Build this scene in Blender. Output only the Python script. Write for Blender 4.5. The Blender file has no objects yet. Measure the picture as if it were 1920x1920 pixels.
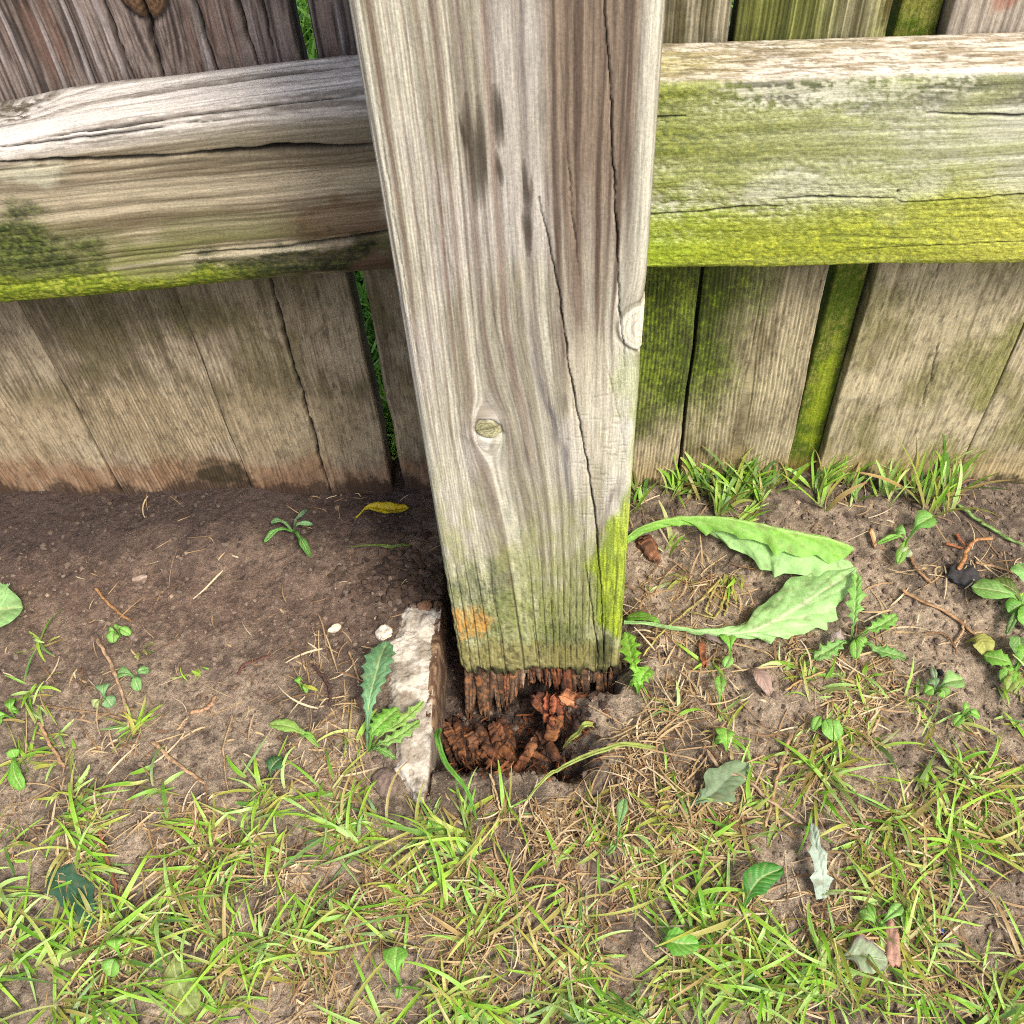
import bpy, math, numpy as np
from mathutils import Matrix
rng = np.random.default_rng(7)
C_ = bpy.context.scene.collection
# ------------------------------------------------------------------ camera
FPX, PIT, YAW, ROL, CX, CD, CH = 1931.6, .9022, -.0877, -.0748, .0071, .4161, .5066
Fw = np.array([math.sin(YAW)*math.cos(PIT), math.cos(YAW)*math.cos(PIT), -math.sin(PIT)])
Rt = np.cross(Fw, [0, 0, 1]); Rt /= np.linalg.norm(Rt); Up = np.cross(Rt, Fw)
Rt, Up = math.cos(ROL)*Rt+math.sin(ROL)*Up, -math.sin(ROL)*Rt+math.cos(ROL)*Up
Cam = np.array([CX, -CD, CH])
cd = bpy.data.cameras.new('camera'); co = bpy.data.objects.new('camera', cd); C_.objects.link(co)
M = Matrix.Identity(4)
for i in range(3):
    M[i][0] = Rt[i]; M[i][1] = Up[i]; M[i][2] = -Fw[i]; M[i][3] = Cam[i]
co.matrix_world = M
cd.sensor_width = 36; cd.lens = FPX/1920*36; cd.clip_start = .01; cd.clip_end = 200
bpy.context.scene.camera = co
# ------------------------------------------------------------------ world, sun, exposure
SUN_EL, SUN_AZ = math.radians(52), math.radians(142)      # azimuth clockwise from +Y (north)
w = bpy.data.worlds.new('World'); bpy.context.scene.world = w; w.use_nodes = True
nt = w.node_tree; nt.nodes.clear()
sky = nt.nodes.new('ShaderNodeTexSky'); sky.sky_type = 'NISHITA'; sky.sun_disc = False
sky.sun_elevation = SUN_EL; sky.sun_rotation = SUN_AZ; sky.air_density = .7; sky.dust_density = 4.0; sky.ozone_density = .6
bg = nt.nodes.new('ShaderNodeBackground'); bg.inputs['Strength'].default_value = .15
wo = nt.nodes.new('ShaderNodeOutputWorld')
nt.links.new(sky.outputs[0], bg.inputs[0]); nt.links.new(bg.outputs[0], wo.inputs[0])
sd = bpy.data.lights.new('sun', 'SUN'); sd.energy = 2.1; sd.angle = math.radians(14); sd.color = (1, .95, .87)
so = bpy.data.objects.new('sun', sd); C_.objects.link(so)
sv = np.array([math.sin(SUN_AZ)*math.cos(SUN_EL), math.cos(SUN_AZ)*math.cos(SUN_EL), math.sin(SUN_EL)])
from mathutils import Vector
so.rotation_euler = Vector(sv).to_track_quat('Z', 'Y').to_euler()
vs = bpy.context.scene.view_settings
vs.view_transform = 'Standard'; vs.look = 'None'; vs.gamma = 1; vs.exposure = 1.2
bpy.context.scene.render.engine = 'CYCLES'
bpy.context.scene.cycles.use_denoising = False; bpy.context.scene.cycles.filter_width = 1.1
# ------------------------------------------------------------------ numeric helpers
def ray(x, y): return Fw+Rt*(x-960)/FPX-Up*(y-960)/FPX
def atY(x, y, Y=0.):
    d = ray(x, y); t = (Y-Cam[1])/d[1]; return Cam+t*d
def K(r, g, b, k=.72):
    c = np.array([r, g, b])/255.; return np.where(c < .04045, c/12.92, ((c+.055)/1.055)**2.4)*k
_T = np.random.default_rng(99).random(65536)
def _h(a, b, c, sd):
    return _T[((a*73856093) ^ (b*19349663) ^ (c*83492791) ^ (sd*2654435)) & 65535]
def vn(x, y, z=0., sd=0):
    x, y, z = np.broadcast_arrays(np.asarray(x, float), np.asarray(y, float), np.asarray(z, float))
    ix, iy = np.floor(x).astype(np.int64), np.floor(y).astype(np.int64)
    fx, fy = x-ix, y-iy
    ux, uy = fx*fx*(3-2*fx), fy*fy*(3-2*fy)
    if z.size and not np.any(z):
        a = _h(ix, iy, 0, sd)*(1-ux)+_h(ix+1, iy, 0, sd)*ux
        b = _h(ix, iy+1, 0, sd)*(1-ux)+_h(ix+1, iy+1, 0, sd)*ux
        return a*(1-uy)+b*uy
    iz = np.floor(z).astype(np.int64); fz = z-iz; uz = fz*fz*(3-2*fz)
    r = 0
    for k, wz in ((0, 1-uz), (1, uz)):
        a = _h(ix, iy, iz+k, sd)*(1-ux)+_h(ix+1, iy, iz+k, sd)*ux
        b = _h(ix, iy+1, iz+k, sd)*(1-ux)+_h(ix+1, iy+1, iz+k, sd)*ux
        r = r+(a*(1-uy)+b*uy)*wz
    return r
def fb(x, y, z=0., o=4, sd=0, g=.5):
    s = 0; a = 1; t = 0
    for i in range(o):
        s = s+a*vn(x*2**i, y*2**i, z*2**i if np.any(z) else 0., sd+i*17); t += a; a *= g
    return s/t
def ss(x, a, b):
    t = np.clip((x-a)/(b-a), 0, 1); return t*t*(3-2*t)
def mix(A, B, m):
    return A*(1-m[..., None])+B*m[..., None]
def pdist(px, py, pts):
    """distance to polyline and position (0..1) along it"""
    best = np.full(np.shape(px), 1e9); tt = np.zeros(np.shape(px)); n = len(pts)-1
    for i in range(n):
        ax, ay = pts[i]; bx, by = pts[i+1]; dx, dy = bx-ax, by-ay
        t = np.clip(((px-ax)*dx+(py-ay)*dy)/(dx*dx+dy*dy+1e-12), 0, 1)
        d = np.hypot(px-ax-t*dx, py-ay-t*dy); m = d < best
        best = np.where(m, d, best); tt = np.where(m, (i+t)/n, tt)
    return best, tt
def blob(x, y, cx, cy, rx, ry, rot=0., sd=0, rough=.5, sc=.01):
    c, s = math.cos(rot), math.sin(rot); dx, dy = x-cx, y-cy
    r = np.sqrt(((dx*c+dy*s)/rx)**2+((-dx*s+dy*c)/ry)**2)
    r = r+(fb(x/sc, y/sc, o=4, sd=sd+300)-.5)*rough*2
    return 1-ss(r, .55, 1.15)
# ------------------------------------------------------------------ mesh building
def mesh_np(name, V, F, mat=None, parent=None, smooth=True, **attrs):
    me = bpy.data.meshes.new(name)
    V = np.ascontiguousarray(V, np.float32); F = np.ascontiguousarray(F, np.int32); k = F.shape[1]
    me.vertices.add(len(V)); me.vertices.foreach_set('co', V.ravel())
    me.loops.add(F.size); me.loops.foreach_set('vertex_index', F.ravel())
    me.polygons.add(len(F)); me.polygons.foreach_set('loop_start', np.arange(len(F), dtype=np.int32)*k)
    me.polygons.foreach_set('use_smooth', np.full(len(F), smooth))
    for n, a in attrs.items():
        a = np.ascontiguousarray(a, np.float32)
        if a.ndim == 1:
            at = me.attributes.new(n, 'FLOAT', 'POINT'); at.data.foreach_set('value', a)
        else:
            at = me.attributes.new(n, 'FLOAT_VECTOR', 'POINT'); at.data.foreach_set('vector', a.ravel())
    me.update(calc_edges=True); me.validate()
    if mat: me.materials.append(mat)
    o = bpy.data.objects.new(name, me); C_.objects.link(o)
    if parent: o.parent = parent
    return o
def gridF(n, m, wrap=False, off=0):
    i = np.arange(n-1)[:, None]; j = np.arange(m if wrap else m-1)[None, :]; j2 = (j+1) % m
    return (np.stack([i*m+j, i*m+j2, (i+1)*m+j2, (i+1)*m+j], -1).reshape(-1, 4))+off
def empty(name, loc=(0, 0, 0)):
    o = bpy.data.objects.new(name, None); o.location = loc; o.empty_display_size = .02; C_.objects.link(o); return o
def tag(o, label=None, cat=None, group=None, kind=None):
    if label: o['label'] = label
    if cat: o['category'] = cat
    if group: o['group'] = group
    if kind: o['kind'] = kind
    return o
# ------------------------------------------------------------------ materials
def newmat(name):
    m = bpy.data.materials.new(name); m.use_nodes = True; t = m.node_tree
    return m, t, t.nodes['Principled BSDF']
def N(t, ty, **kw):
    n = t.nodes.new(ty)
    for k, v in kw.items():
        if hasattr(n, k) and not k[0].isupper(): setattr(n, k, v)
        else: n.inputs[k].default_value = v
    return n
def mathn(t, op, a, b):
    n = t.nodes.new('ShaderNodeMath'); n.operation = op
    for i, v in enumerate((a, b)):
        if isinstance(v, (int, float)): n.inputs[i].default_value = v
        else: t.links.new(v, n.inputs[i])
    return n.outputs[0]
def scalecol(t, col, fac):
    n = t.nodes.new('ShaderNodeVectorMath'); n.operation = 'SCALE'
    t.links.new(col, n.inputs[0]); t.links.new(fac, n.inputs['Scale']); return n.outputs[0]
def attr(t, name):
    a = t.nodes.new('ShaderNodeAttribute'); a.attribute_name = name; return a
def wood_mat():
    m, t, p = newmat('weathered_wood'); L = t.links.new
    col, gc, mo = attr(t, 'col'), attr(t, 'gc'), attr(t, 'moss')
    n1 = N(t, 'ShaderNodeTexNoise', Scale=1.0, Detail=3.0, Roughness=.65)
    v1 = t.nodes.new('ShaderNodeVectorMath'); v1.operation = 'MULTIPLY'; v1.inputs[1].default_value = (1250, 70, 900)
    L(gc.outputs['Vector'], v1.inputs[0]); L(v1.outputs[0], n1.inputs['Vector'])
    n2 = N(t, 'ShaderNodeTexNoise', Scale=1.0, Detail=4.0, Roughness=.7)
    v2 = t.nodes.new('ShaderNodeVectorMath'); v2.operation = 'MULTIPLY'; v2.inputs[1].default_value = (950, 700, 900)
    L(gc.outputs['Vector'], v2.inputs[0]); L(v2.outputs[0], n2.inputs['Vector'])
    f = mathn(t, 'MAXIMUM', mathn(t, 'ADD', mathn(t, 'MULTIPLY', n1.outputs[0], 1.35), .33), .2)
    f2 = mathn(t, 'MAXIMUM', mathn(t, 'ADD', mathn(t, 'MULTIPLY', mathn(t, 'SUBTRACT', n2.outputs[0], .5), mathn(t, 'ADD', mathn(t, 'MULTIPLY', mo.outputs['Fac'], 1.0), 1.1)), 1.0), .15)
    L(scalecol(t, scalecol(t, col.outputs['Vector'], f), f2), p.inputs['Base Color'])
    p.inputs['Roughness'].default_value = .86; p.inputs['Specular IOR Level'].default_value = .25
    h = mathn(t, 'ADD', mathn(t, 'MULTIPLY', n1.outputs[0], .7),
              mathn(t, 'MULTIPLY', n2.outputs[0], mathn(t, 'ADD', mathn(t, 'MULTIPLY', mo.outputs['Fac'], 1.6), .35)))
    b = N(t, 'ShaderNodeBump', Strength=.7, Distance=.00035); L(h, b.inputs['Height']); L(b.outputs[0], p.inputs['Normal'])
    return m
def soil_mat():
    m, t, p = newmat('bare_soil'); L = t.links.new
    col = attr(t, 'col'); wet = attr(t, 'wet'); tc = t.nodes.new('ShaderNodeTexCoord')
    n1 = N(t, 'ShaderNodeTexNoise', Scale=260., Detail=6.0, Roughness=.7); L(tc.outputs['Object'], n1.inputs['Vector'])
    n2 = N(t, 'ShaderNodeTexNoise', Scale=1100., Detail=4.0, Roughness=.7); L(tc.outputs['Object'], n2.inputs['Vector'])
    f = mathn(t, 'MAXIMUM', mathn(t, 'ADD', mathn(t, 'MULTIPLY', n1.outputs[0], 2.2), -.1), .15)
    f2 = mathn(t, 'MAXIMUM', mathn(t, 'ADD', mathn(t, 'MULTIPLY', n2.outputs[0], 2.4), -.2), .15)
    L(scalecol(t, scalecol(t, col.outputs['Vector'], f), f2), p.inputs['Base Color'])
    L(mathn(t, 'SUBTRACT', .88, mathn(t, 'MULTIPLY', wet.outputs['Fac'], .3)), p.inputs['Roughness'])
    p.inputs['Specular IOR Level'].default_value = .4
    h = mathn(t, 'ADD', mathn(t, 'MULTIPLY', n1.outputs[0], 1.2), mathn(t, 'MULTIPLY', n2.outputs[0], .5))
    b = N(t, 'ShaderNodeBump', Strength=1.0, Distance=.0020); L(h, b.inputs['Height']); L(b.outputs[0], p.inputs['Normal'])
    return m
def leaf_mat(name='leaf_blade', vein=True, rough=.42, trans=.3, vary=.5, vs_=350.):
    m, t, p = newmat(name); L = t.links.new
    col = attr(t, 'col'); tc = t.nodes.new('ShaderNodeTexCoord')
    n = N(t, 'ShaderNodeTexNoise', Scale=vs_, Detail=4.0, Roughness=.6); L(tc.outputs['Object'], n.inputs['Vector'])
    c = scalecol(t, col.outputs['Vector'], mathn(t, 'ADD', mathn(t, 'MULTIPLY', n.outputs[0], vary), 1-vary/2))
    L(c, p.inputs['Base Color']); p.inputs['Roughness'].default_value = rough; p.inputs['Specular IOR Level'].default_value = .4
    b = N(t, 'ShaderNodeBump', Strength=.5, Distance=.0006); L(n.outputs[0], b.inputs['Height']); L(b.outputs[0], p.inputs['Normal'])
    if trans:
        tr = t.nodes.new('ShaderNodeBsdfTranslucent'); L(c, tr.inputs[0]); mx = N(t, 'ShaderNodeMixShader', Fac=trans)
        o = t.nodes['Material Output']; L(p.outputs[0], mx.inputs[1]); L(tr.outputs[0], mx.inputs[2]); L(mx.outputs[0], o.inputs[0])
    return m
def rough_mat(name, sc, rough=.9, dist=.001, vary=1.0):
    m, t, p = newmat(name); L = t.links.new
    col = attr(t, 'col'); tc = t.nodes.new('ShaderNodeTexCoord')
    n = N(t, 'ShaderNodeTexNoise', Scale=sc, Detail=6.0, Roughness=.7); L(tc.outputs['Object'], n.inputs['Vector'])
    L(scalecol(t, col.outputs['Vector'], mathn(t, 'ADD', mathn(t, 'MULTIPLY', n.outputs[0], vary), 1-vary/2)), p.inputs['Base Color'])
    p.inputs['Roughness'].default_value = rough; p.inputs['Specular IOR Level'].default_value = .3
    b = N(t, 'ShaderNodeBump', Strength=.8, Distance=dist); L(n.outputs[0], b.inputs['Height']); L(b.outputs[0], p.inputs['Normal'])
    return m
WOOD, SOIL = wood_mat(), soil_mat()
LEAF = leaf_mat(rough=.6, vary=.75); GRASS = leaf_mat('grass_blade', rough=.4, trans=.35, vary=.35, vs_=500.)
STRAW = leaf_mat('dry_straw', rough=.7, trans=.15, vary=.6, vs_=600.)
CONC = rough_mat('concrete', 420., .92, .0006, .55); ROT = rough_mat('rotten_wood', 700., .85, .0008, 1.1)
STONE = rough_mat('stone', 500., .7, .0004, .4); CRUMB = rough_mat('soil_crumb', 900., .9, .0006, .9)
# ------------------------------------------------------------------ boards
def profile(w, d, r, sf, so_):
    """closed ring around a rounded rectangle: (a, b, na, nb, p); front face is b=0 and p=a on it"""
    pts = []; hw = w/2
    def seg(a0, b0, a1, b1, st, na, nb, e=False):
        n = max(2, int(round(math.hypot(a1-a0, b1-b0)/st)))
        for i in range(n):
            t = i/n; pts.append((a0+(a1-a0)*t, b0+(b1-b0)*t, na, nb))
    def arc(ca, cb, a0, a1, n):
        for i in range(n):
            th = a0+(a1-a0)*i/n; pts.append((ca+r*math.cos(th), cb+r*math.sin(th), math.cos(th), math.sin(th)))
    na = max(3, int(r*1.57/sf)); pi = math.pi
    seg(0, d, -hw+r, d, so_*4, 0, 1); arc(-hw+r, d-r, pi/2, pi, 3)
    seg(-hw, d-r, -hw, r, so_, -1, 0); arc(-hw+r, r, pi, 1.5*pi, na)
    i0 = len(pts); seg(-hw+r, 0, hw-r, 0, sf, 0, -1); i1 = len(pts); arc(hw-r, r, 1.5*pi, 2*pi, na)
    seg(hw, r, hw, d-r, so_, 1, 0); arc(hw-r, d-r, 0, pi/2, 3); seg(hw-r, d, 0, d, so_*4, 0, 1)
    A = np.array(pts); dl = np.hypot(*np.diff(A[:, :2], axis=0).T); p = np.concatenate([[0], np.cumsum(dl)])
    im = (i0+i1)//2; p = p-p[im]+A[im, 0]
    return A, p
def board(name, prof, sv_, frame, field, parent=None, label=None, bendf=None):
    """frame: origin, a-axis, b-axis, s-axis.  field(p, s) -> height, colour, moss, g"""
    A, p = prof; O, ea, eb, es = [np.array(v, float) for v in frame]
    Pg, Sg = np.meshgrid(p, sv_); h, col, mo, g = field(Pg, Sg)
    a = A[None, :, 0]+A[None, :, 2]*h; b = A[None, :, 1]+A[None, :, 3]*h; s = Sg
    if bendf: a, b, s = bendf(a, b, s)
    V = (O+a[..., None]*ea+b[..., None]*eb+s[..., None]*es).reshape(-1, 3); n, m = Sg.shape
    F = gridF(n, m, wrap=True)
    gc = np.stack([g, Sg, np.zeros_like(g)], -1).reshape(-1, 3)
    # end caps
    c0, c1 = V[:m].mean(0), V[-m:].mean(0); V = np.vstack([V, c0, c1]); k = n*m
    j = np.arange(m); j2 = (j+1) % m
    q0 = np.stack([j2, j, np.full(m, k), np.full(m, k)], -1); q1 = np.stack([(n-1)*m+j, (n-1)*m+j2, np.full(m, k+1), np.full(m, k+1)], -1)
    colf = np.vstack([col.reshape(-1, 3), [K(70, 45, 30)], [K(70, 45, 30)]])
    gcf = np.vstack([gc, gc[:1], gc[-1:]]); mof = np.concatenate([mo.ravel(), [0, 0]])
    if np.linalg.det(np.array([ea, eb, es])) < 0: F = F[:, ::-1]
    me = bpy.data.meshes.new(name); tris = [[int(r[0]), int(r[1]), int(r[2])] for r in np.vstack([q0, q1])]
    nF = len(F); loops = np.concatenate([F.ravel(), np.array(tris).ravel()]).astype(np.int32)
    me.vertices.add(len(V)); me.vertices.foreach_set('co', V.astype(np.float32).ravel())
    me.loops.add(len(loops)); me.loops.foreach_set('vertex_index', loops)
    st = np.concatenate([np.arange(nF)*4, nF*4+np.arange(len(tris))*3]).astype(np.int32)
    me.polygons.add(len(st)); me.polygons.foreach_set('loop_start', st); me.polygons.foreach_set('use_smooth', np.ones(len(st), bool))
    for nme, ar in (('col', colf), ('gc', gcf)):
        at = me.attributes.new(nme, 'FLOAT_VECTOR', 'POINT'); at.data.foreach_set('vector', np.ascontiguousarray(ar, np.float32).ravel())
    at = me.attributes.new('moss', 'FLOAT', 'POINT'); at.data.foreach_set('value', mof.astype(np.float32))
    me.update(calc_edges=True); me.validate(); me.materials.append(WOOD)
    o = bpy.data.objects.new(name, me); C_.objects.link(o)
    if parent: o.parent = parent
    if label: o['label'] = label
    return o
def srange(a, b, st, lo, hi, coarse=.02):
    """fine steps inside [a,b], coarse outside up to lo/hi"""
    return np.concatenate([np.arange(lo, a, coarse) if lo < a else [], np.arange(a, b, st), np.arange(b, hi+coarse, coarse) if hi > b else []])
def cracks(p, s, lst, h, col, dark=None, jit=.0006, sd=5):
    dark = K(22, 17, 13) if dark is None else dark
    pj = p+(vn(s/.006, 0*s, sd=sd)-.5)*jit*2+(vn(s/.002, 0*s, sd=sd+1)-.5)*jit
    for pts, wd, dp in lst:
        lo = min(q[1] for q in pts)-.004; hi = max(q[1] for q in pts)+.004
        d, t = pdist(pj, s, pts); wloc = wd*(np.sin(np.pi*np.clip(t, .03, .97))**.5)*(.6+.8*vn(s/.008, 0*s+3, sd=sd+2))
        m = np.exp(-(d/np.maximum(wloc, .00020))**2)*np.clip(wloc/.00022, 0, 1)
        h = h-dp*m; col = mix(col, dark, np.clip(m*1.15, 0, 1)*min(1, .35+wd/.0006))
    return h, col
# ---- post ----------------------------------------------------------
PX0, PYF = -.0095, -.127
def q(x, y):
    a = atY(x, y, PYF); return (a[0]-PX0, a[2])
def post_field(p, s):
    g = p.copy()
    kx, kz = q(915, 805)
    dx, dz = p-kx, (s-kz)/2.6; r2 = dx*dx+dz*dz+1e-9; R2 = .0050**2
    infl = np.exp(-r2/(2*.02**2))
    g = kx+dx*(1-np.minimum(R2/r2, .93)*np.where(r2 > 0, 1, 1))*1.0
    drift = .013*ss(.28-s, 0, .2)*np.exp(-((p-.002)/.02)**2)
    g = g+drift*-1
    k2x, k2z = .0465, .2485; d2 = np.hypot(p-k2x, (s-k2z)/1.6)
    g = g+.006*np.exp(-(d2/.011)**2)
    g = g+(vn(p/.03, s/.12, sd=4)-.5)*.004+(vn(p/.01, s/.035, sd=5)-.5)*.0009
    n1 = vn(g/.0042, s/.25, sd=1); n2 = vn(g/.0016, s/.14, sd=2); n3 = vn(g/.0006, s/.05, sd=3)
    tone = .42*n1+.34*n2+.24*n3
    grayed = fb(p/.02, s/.06, o=3, sd=8)
    light, midc = K(197, 194, 174), K(138, 132, 112)
    col = mix(light, midc, ss(tone, .35, .72))
    col = mix(col, K(196, 190, 182), .5*ss(grayed, .45, .7))
    # narrow brown latewood lines on the left third
    st = .5+.5*np.sin(2*np.pi*(g/.0042+.5*vn(g/.008, s/.3, sd=30)))
    lm = ss(st, .72, .97)*ss(-p, .004, .014)*ss(s, .1, .3)*(.35+.65*vn(g/.004, s/.07, sd=31))
    col = mix(col, K(104, 80, 68), .9*lm)
    st2 = ss(.5+.5*np.sin(2*np.pi*(g/.0011+.4*vn(g/.003, s/.1, sd=33))), .6, .95)*ss(-p, .004, .02)
    col = mix(col, K(132, 118, 98), .45*st2)
    # broad brown heart bands
    for c0, wd, sa, sb, st_, c in ((.027, .0052, .25, .29, 1.2, K(104, 86, 70)), (.0180, .0040, .22, .28, 1.1, K(112, 94, 78)),
                                   (.0128, .0022, .22, .27, .5, K(105, 92, 88)), (-.0048, .0013, .17, .22, .75, K(128, 100, 80)),
                                   (.006, .0012, .2, .3, .4, K(120, 112, 112)), (-.013, .0014, .1, .16, .65, K(112, 98, 90)),
                                   (-.0195, .0013, .11, .2, .5, K(120, 104, 92)), (.0045, .0018, .07, .15, .6, K(112, 97, 85)),
                                   (-.004, .0016, .06, .12, .55, K(110, 97, 88)), (.034, .0014, .2, .3, .5, K(120, 100, 88))):
        m = np.exp(-((g-c0)/wd)**2)*ss(s, sa-.05, sb)*(.45+.8*n2)*st_
        col = mix(col, c, np.clip(m, 0, .92))
    br_ = ss(p+(n1-.5)*.006, .010, .016)*(1-ss(p, .036, .041))*ss(s+(n2-.5)*.05, .24, .31); col = mix(col, mix(K(132, 116, 98), K(88, 74, 62), ss(n3*.5+n2*.5, .3, .6)), np.clip(br_*1.0, 0, .95))
    # dark bluish and brown arcs in the lower half
    for pts, wd, c, k in (([q(975, 560), q(1010, 700), q(1060, 860), q(1085, 1000)], .0016, K(84, 78, 84), .75),
                          ([q(935, 560), q(960, 700), q(985, 860), q(1010, 1010), q(1020, 1100)], .0020, K(110, 95, 86), .7),
                          ([q(1020, 560), q(1065, 700), q(1110, 850), q(1120, 960)], .0022, K(118, 98, 84), .55),
                          ([q(1165, 900), q(1140, 950), q(1128, 1010)], .0018, K(95, 75, 68), .65),
                          ([q(1085, 420), q(1100, 640), q(1120, 740)], .0034, K(120, 100, 84), .5)):
        d, t = pdist(p+(vn(p/.004, s/.01, sd=40)-.5)*.002, s, pts)
        col = mix(col, c, k*np.exp(-(d/wd)**2)*(.4+.8*vn(g/.0012, s/.02, sd=41))*np.sin(np.pi*np.clip(t, .08, .92))**.5)
    # paler crackled area right
    pale = blob(p, s, .028, .2, .012, .05, sd=50, sc=.02)*.5
    col = mix(col, K(205, 198, 172), pale)
    h = (n2-.5)*.00045+(n3-.5)*.00022-lm*.00022-st2*.00012+(n1-.5)*.0003
    # knot
    rk = np.sqrt((p-kx)**2+((s-kz)/.9+.12*(p-kx))**2)+(fb(p/.003, s/.003, o=3, sd=59)-.5)*.0022; ring = np.sin(rk/.0005*2*np.pi*.35+vn(p/.001, s/.001, sd=60)*3)
    mk = 1-ss(rk, .0052, .0064)
    col = mix(col, mix(K(172, 168, 122), K(112, 108, 66), ss(ring+fb(p/.0015, s/.0015, o=3, sd=61)*1.5-.7, -.3, .9)), mk*.85)
    col = mix(col, K(70, 62, 44), np.exp(-((rk-.006)/.0005)**2)*.75*ss(vn(p/.003, s/.003, sd=63), .25, .6)); col = mix(col, K(66, 62, 36), mk*np.exp(-((s-kz-.3*(p-kx)-.0006)/.00035)**2)*.7)
    h = h+mk*(.0003+ring*.00012)-np.exp(-((rk-.0061)/.0006)**2)*.0007+.0006*np.exp(-((rk-.009)/.0035)**2)
    # half knot at right edge
    rr = np.hypot(p-k2x, (s-k2z)/1.05)
    mk2 = 1-ss(rr, .0105, .012)
    col = mix(col, mix(K(222, 214, 196), K(160, 164, 116), ss(np.sin(rr/.0026*2*np.pi), .5, 1)*.6), mk2*.95)
    col = mix(col, K(96, 90, 72), np.exp(-((rr-.0115)/.0009)**2)*.5); h = h+mk2*.0004-np.exp(-((rr-.0118)/.0008)**2)*.0005
    # wet dark smears
    wv = (vn(g/.0012, s/.012, sd=70)-.5)*.0016
    for (x0, y0, x1, y1, wd) in ((875, 175, 893, 400, 11), (862, 210, 880, 300, 5), (898, 180, 905, 390, 9), (928, 160, 937, 275, 10), (930, 280, 940, 350, 6), (983, 300, 992, 400, 8), (987, 390, 991, 480, 9)):
        a, b = q(x0, y0), q(x1, y1); d, t = pdist(p+wv, s, [a, b]); wdm = wd*.00016*(.35+.75*np.sin(np.pi*np.clip(t, .0, 1))**.7)
        col = mix(col, K(70, 62, 50), .95*(1-ss(d, wdm*.5, wdm*1.4))*(.7+.4*n2)*np.sin(np.pi*np.clip(t, .06, .94))**.4)
    # algae: grey green lower left, lime stripe right edge, dark green foot
    ng = fb(p/.006, s/.012, o=4, sd=80); nf = fb(g/.0012, s/.01, o=3, sd=81)
    m0 = ss(.19-s+(ng-.5)*.1, 0, .14); col = mix(col, col*np.array([.86, .88, .60]), m0*.9)
    col = mix(col, K(150, 158, 92), .42*ss(.15-s+(ng-.5)*.08, 0, .09)*(.5+.6*nf)); m1 = ss(.17-s, 0, .14)*ss(ng, .35, .6); col = mix(col, K(134, 138, 84), .6*m1)
    dgr = blob(p, s, -.026, .075, .017, .03, sd=82, sc=.01); col = mix(col, K(96, 104, 84), dgr*.6*ss(nf, .3, .65))
    dgr2 = blob(p, s, .012, .03, .014, .026, sd=83, sc=.008); col = mix(col, K(78, 88, 48), dgr2*.75*(.5+.5*nf))
    mg2 = blob(p, s, .0, .055, .03, .03, sd=89, sc=.009); col = mix(col, K(130, 140, 70), mg2*.5*ss(nf, .35, .6))
    edge = .0445-.0015-(.0135*ss(.165-s, .0, .07)*ss(s, .022, .045)+.002)*(.75+.5*vn(s/.012, 0*s, sd=84))
    lime = ss(p+(ng-.5)*.008+(nf-.5)*.004, edge-.001, edge+.006)*ss(s, .020, .036)*(1-.5*ss(s, .12, .19))*(1-ss(s, .19, .25))*(1-ss(np.abs(p), .06, .1))
    lime = np.clip(lime+.6*blob(p, s, .04, .222, .007, .022, sd=85)*nf, 0, 1)
    col = mix(col, mix(K(168, 188, 40), K(126, 146, 34), ss(nf, .32, .62)), lime*.9)
    og = blob(p, s, -.0340, .043, .0125, .017, sd=86, rough=.6, sc=.007)*(.35+.65*ss(fb(g/.0008, s/.03, o=3, sd=186), .3, .6)); col = mix(col, K(208, 148, 66), og*.8)
    tan = ss(.030-s+(ng-.5)*.02, 0, .012); col = mix(col, K(138, 128, 72), tan*.7)
    ftd = ss(-.003+.007*fb(p/.006, s*0, sd=88)-s, 0, .006); col = mix(col, K(48, 50, 26), ftd*.85)
    dk = blob(p, s, .036, .012, .006, .02, sd=90, sc=.006); col = mix(col, K(60, 66, 34), dk*.8)
    moss = np.clip(lime+dgr2*.5+dgr*.5+m1*.4+ftd, 0, 1)
    # worn pitted foot relief, dark short checks
    foot = ss(.15-s, 0, .12); pit = fb(g/.0011, s/.004, o=3, sd=91)
    h = h+foot*(pit-.5)*.0007*(1+ss(-p, -.01, .02)); col = mix(col, col*.45, foot*ss(.42-pit, 0, .12)*.8)
    gl = ss(np.sin(2*np.pi*(g/.0048+.3*vn(g/.01, s/.05, sd=93))), .93, 1)*ss(.13-s, 0, .06); h = h-gl*.0008; col = mix(col, K(50, 46, 32), gl*.7)
    # fine cross crackle on the right
    cc = ss(vn(p/.004, s/.0009, sd=94), .72, .9)*blob(p, s, .03, .18, .014, .055, sd=95); h = h-cc*.00025; col = mix(col, col*.7, cc*.5)
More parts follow.
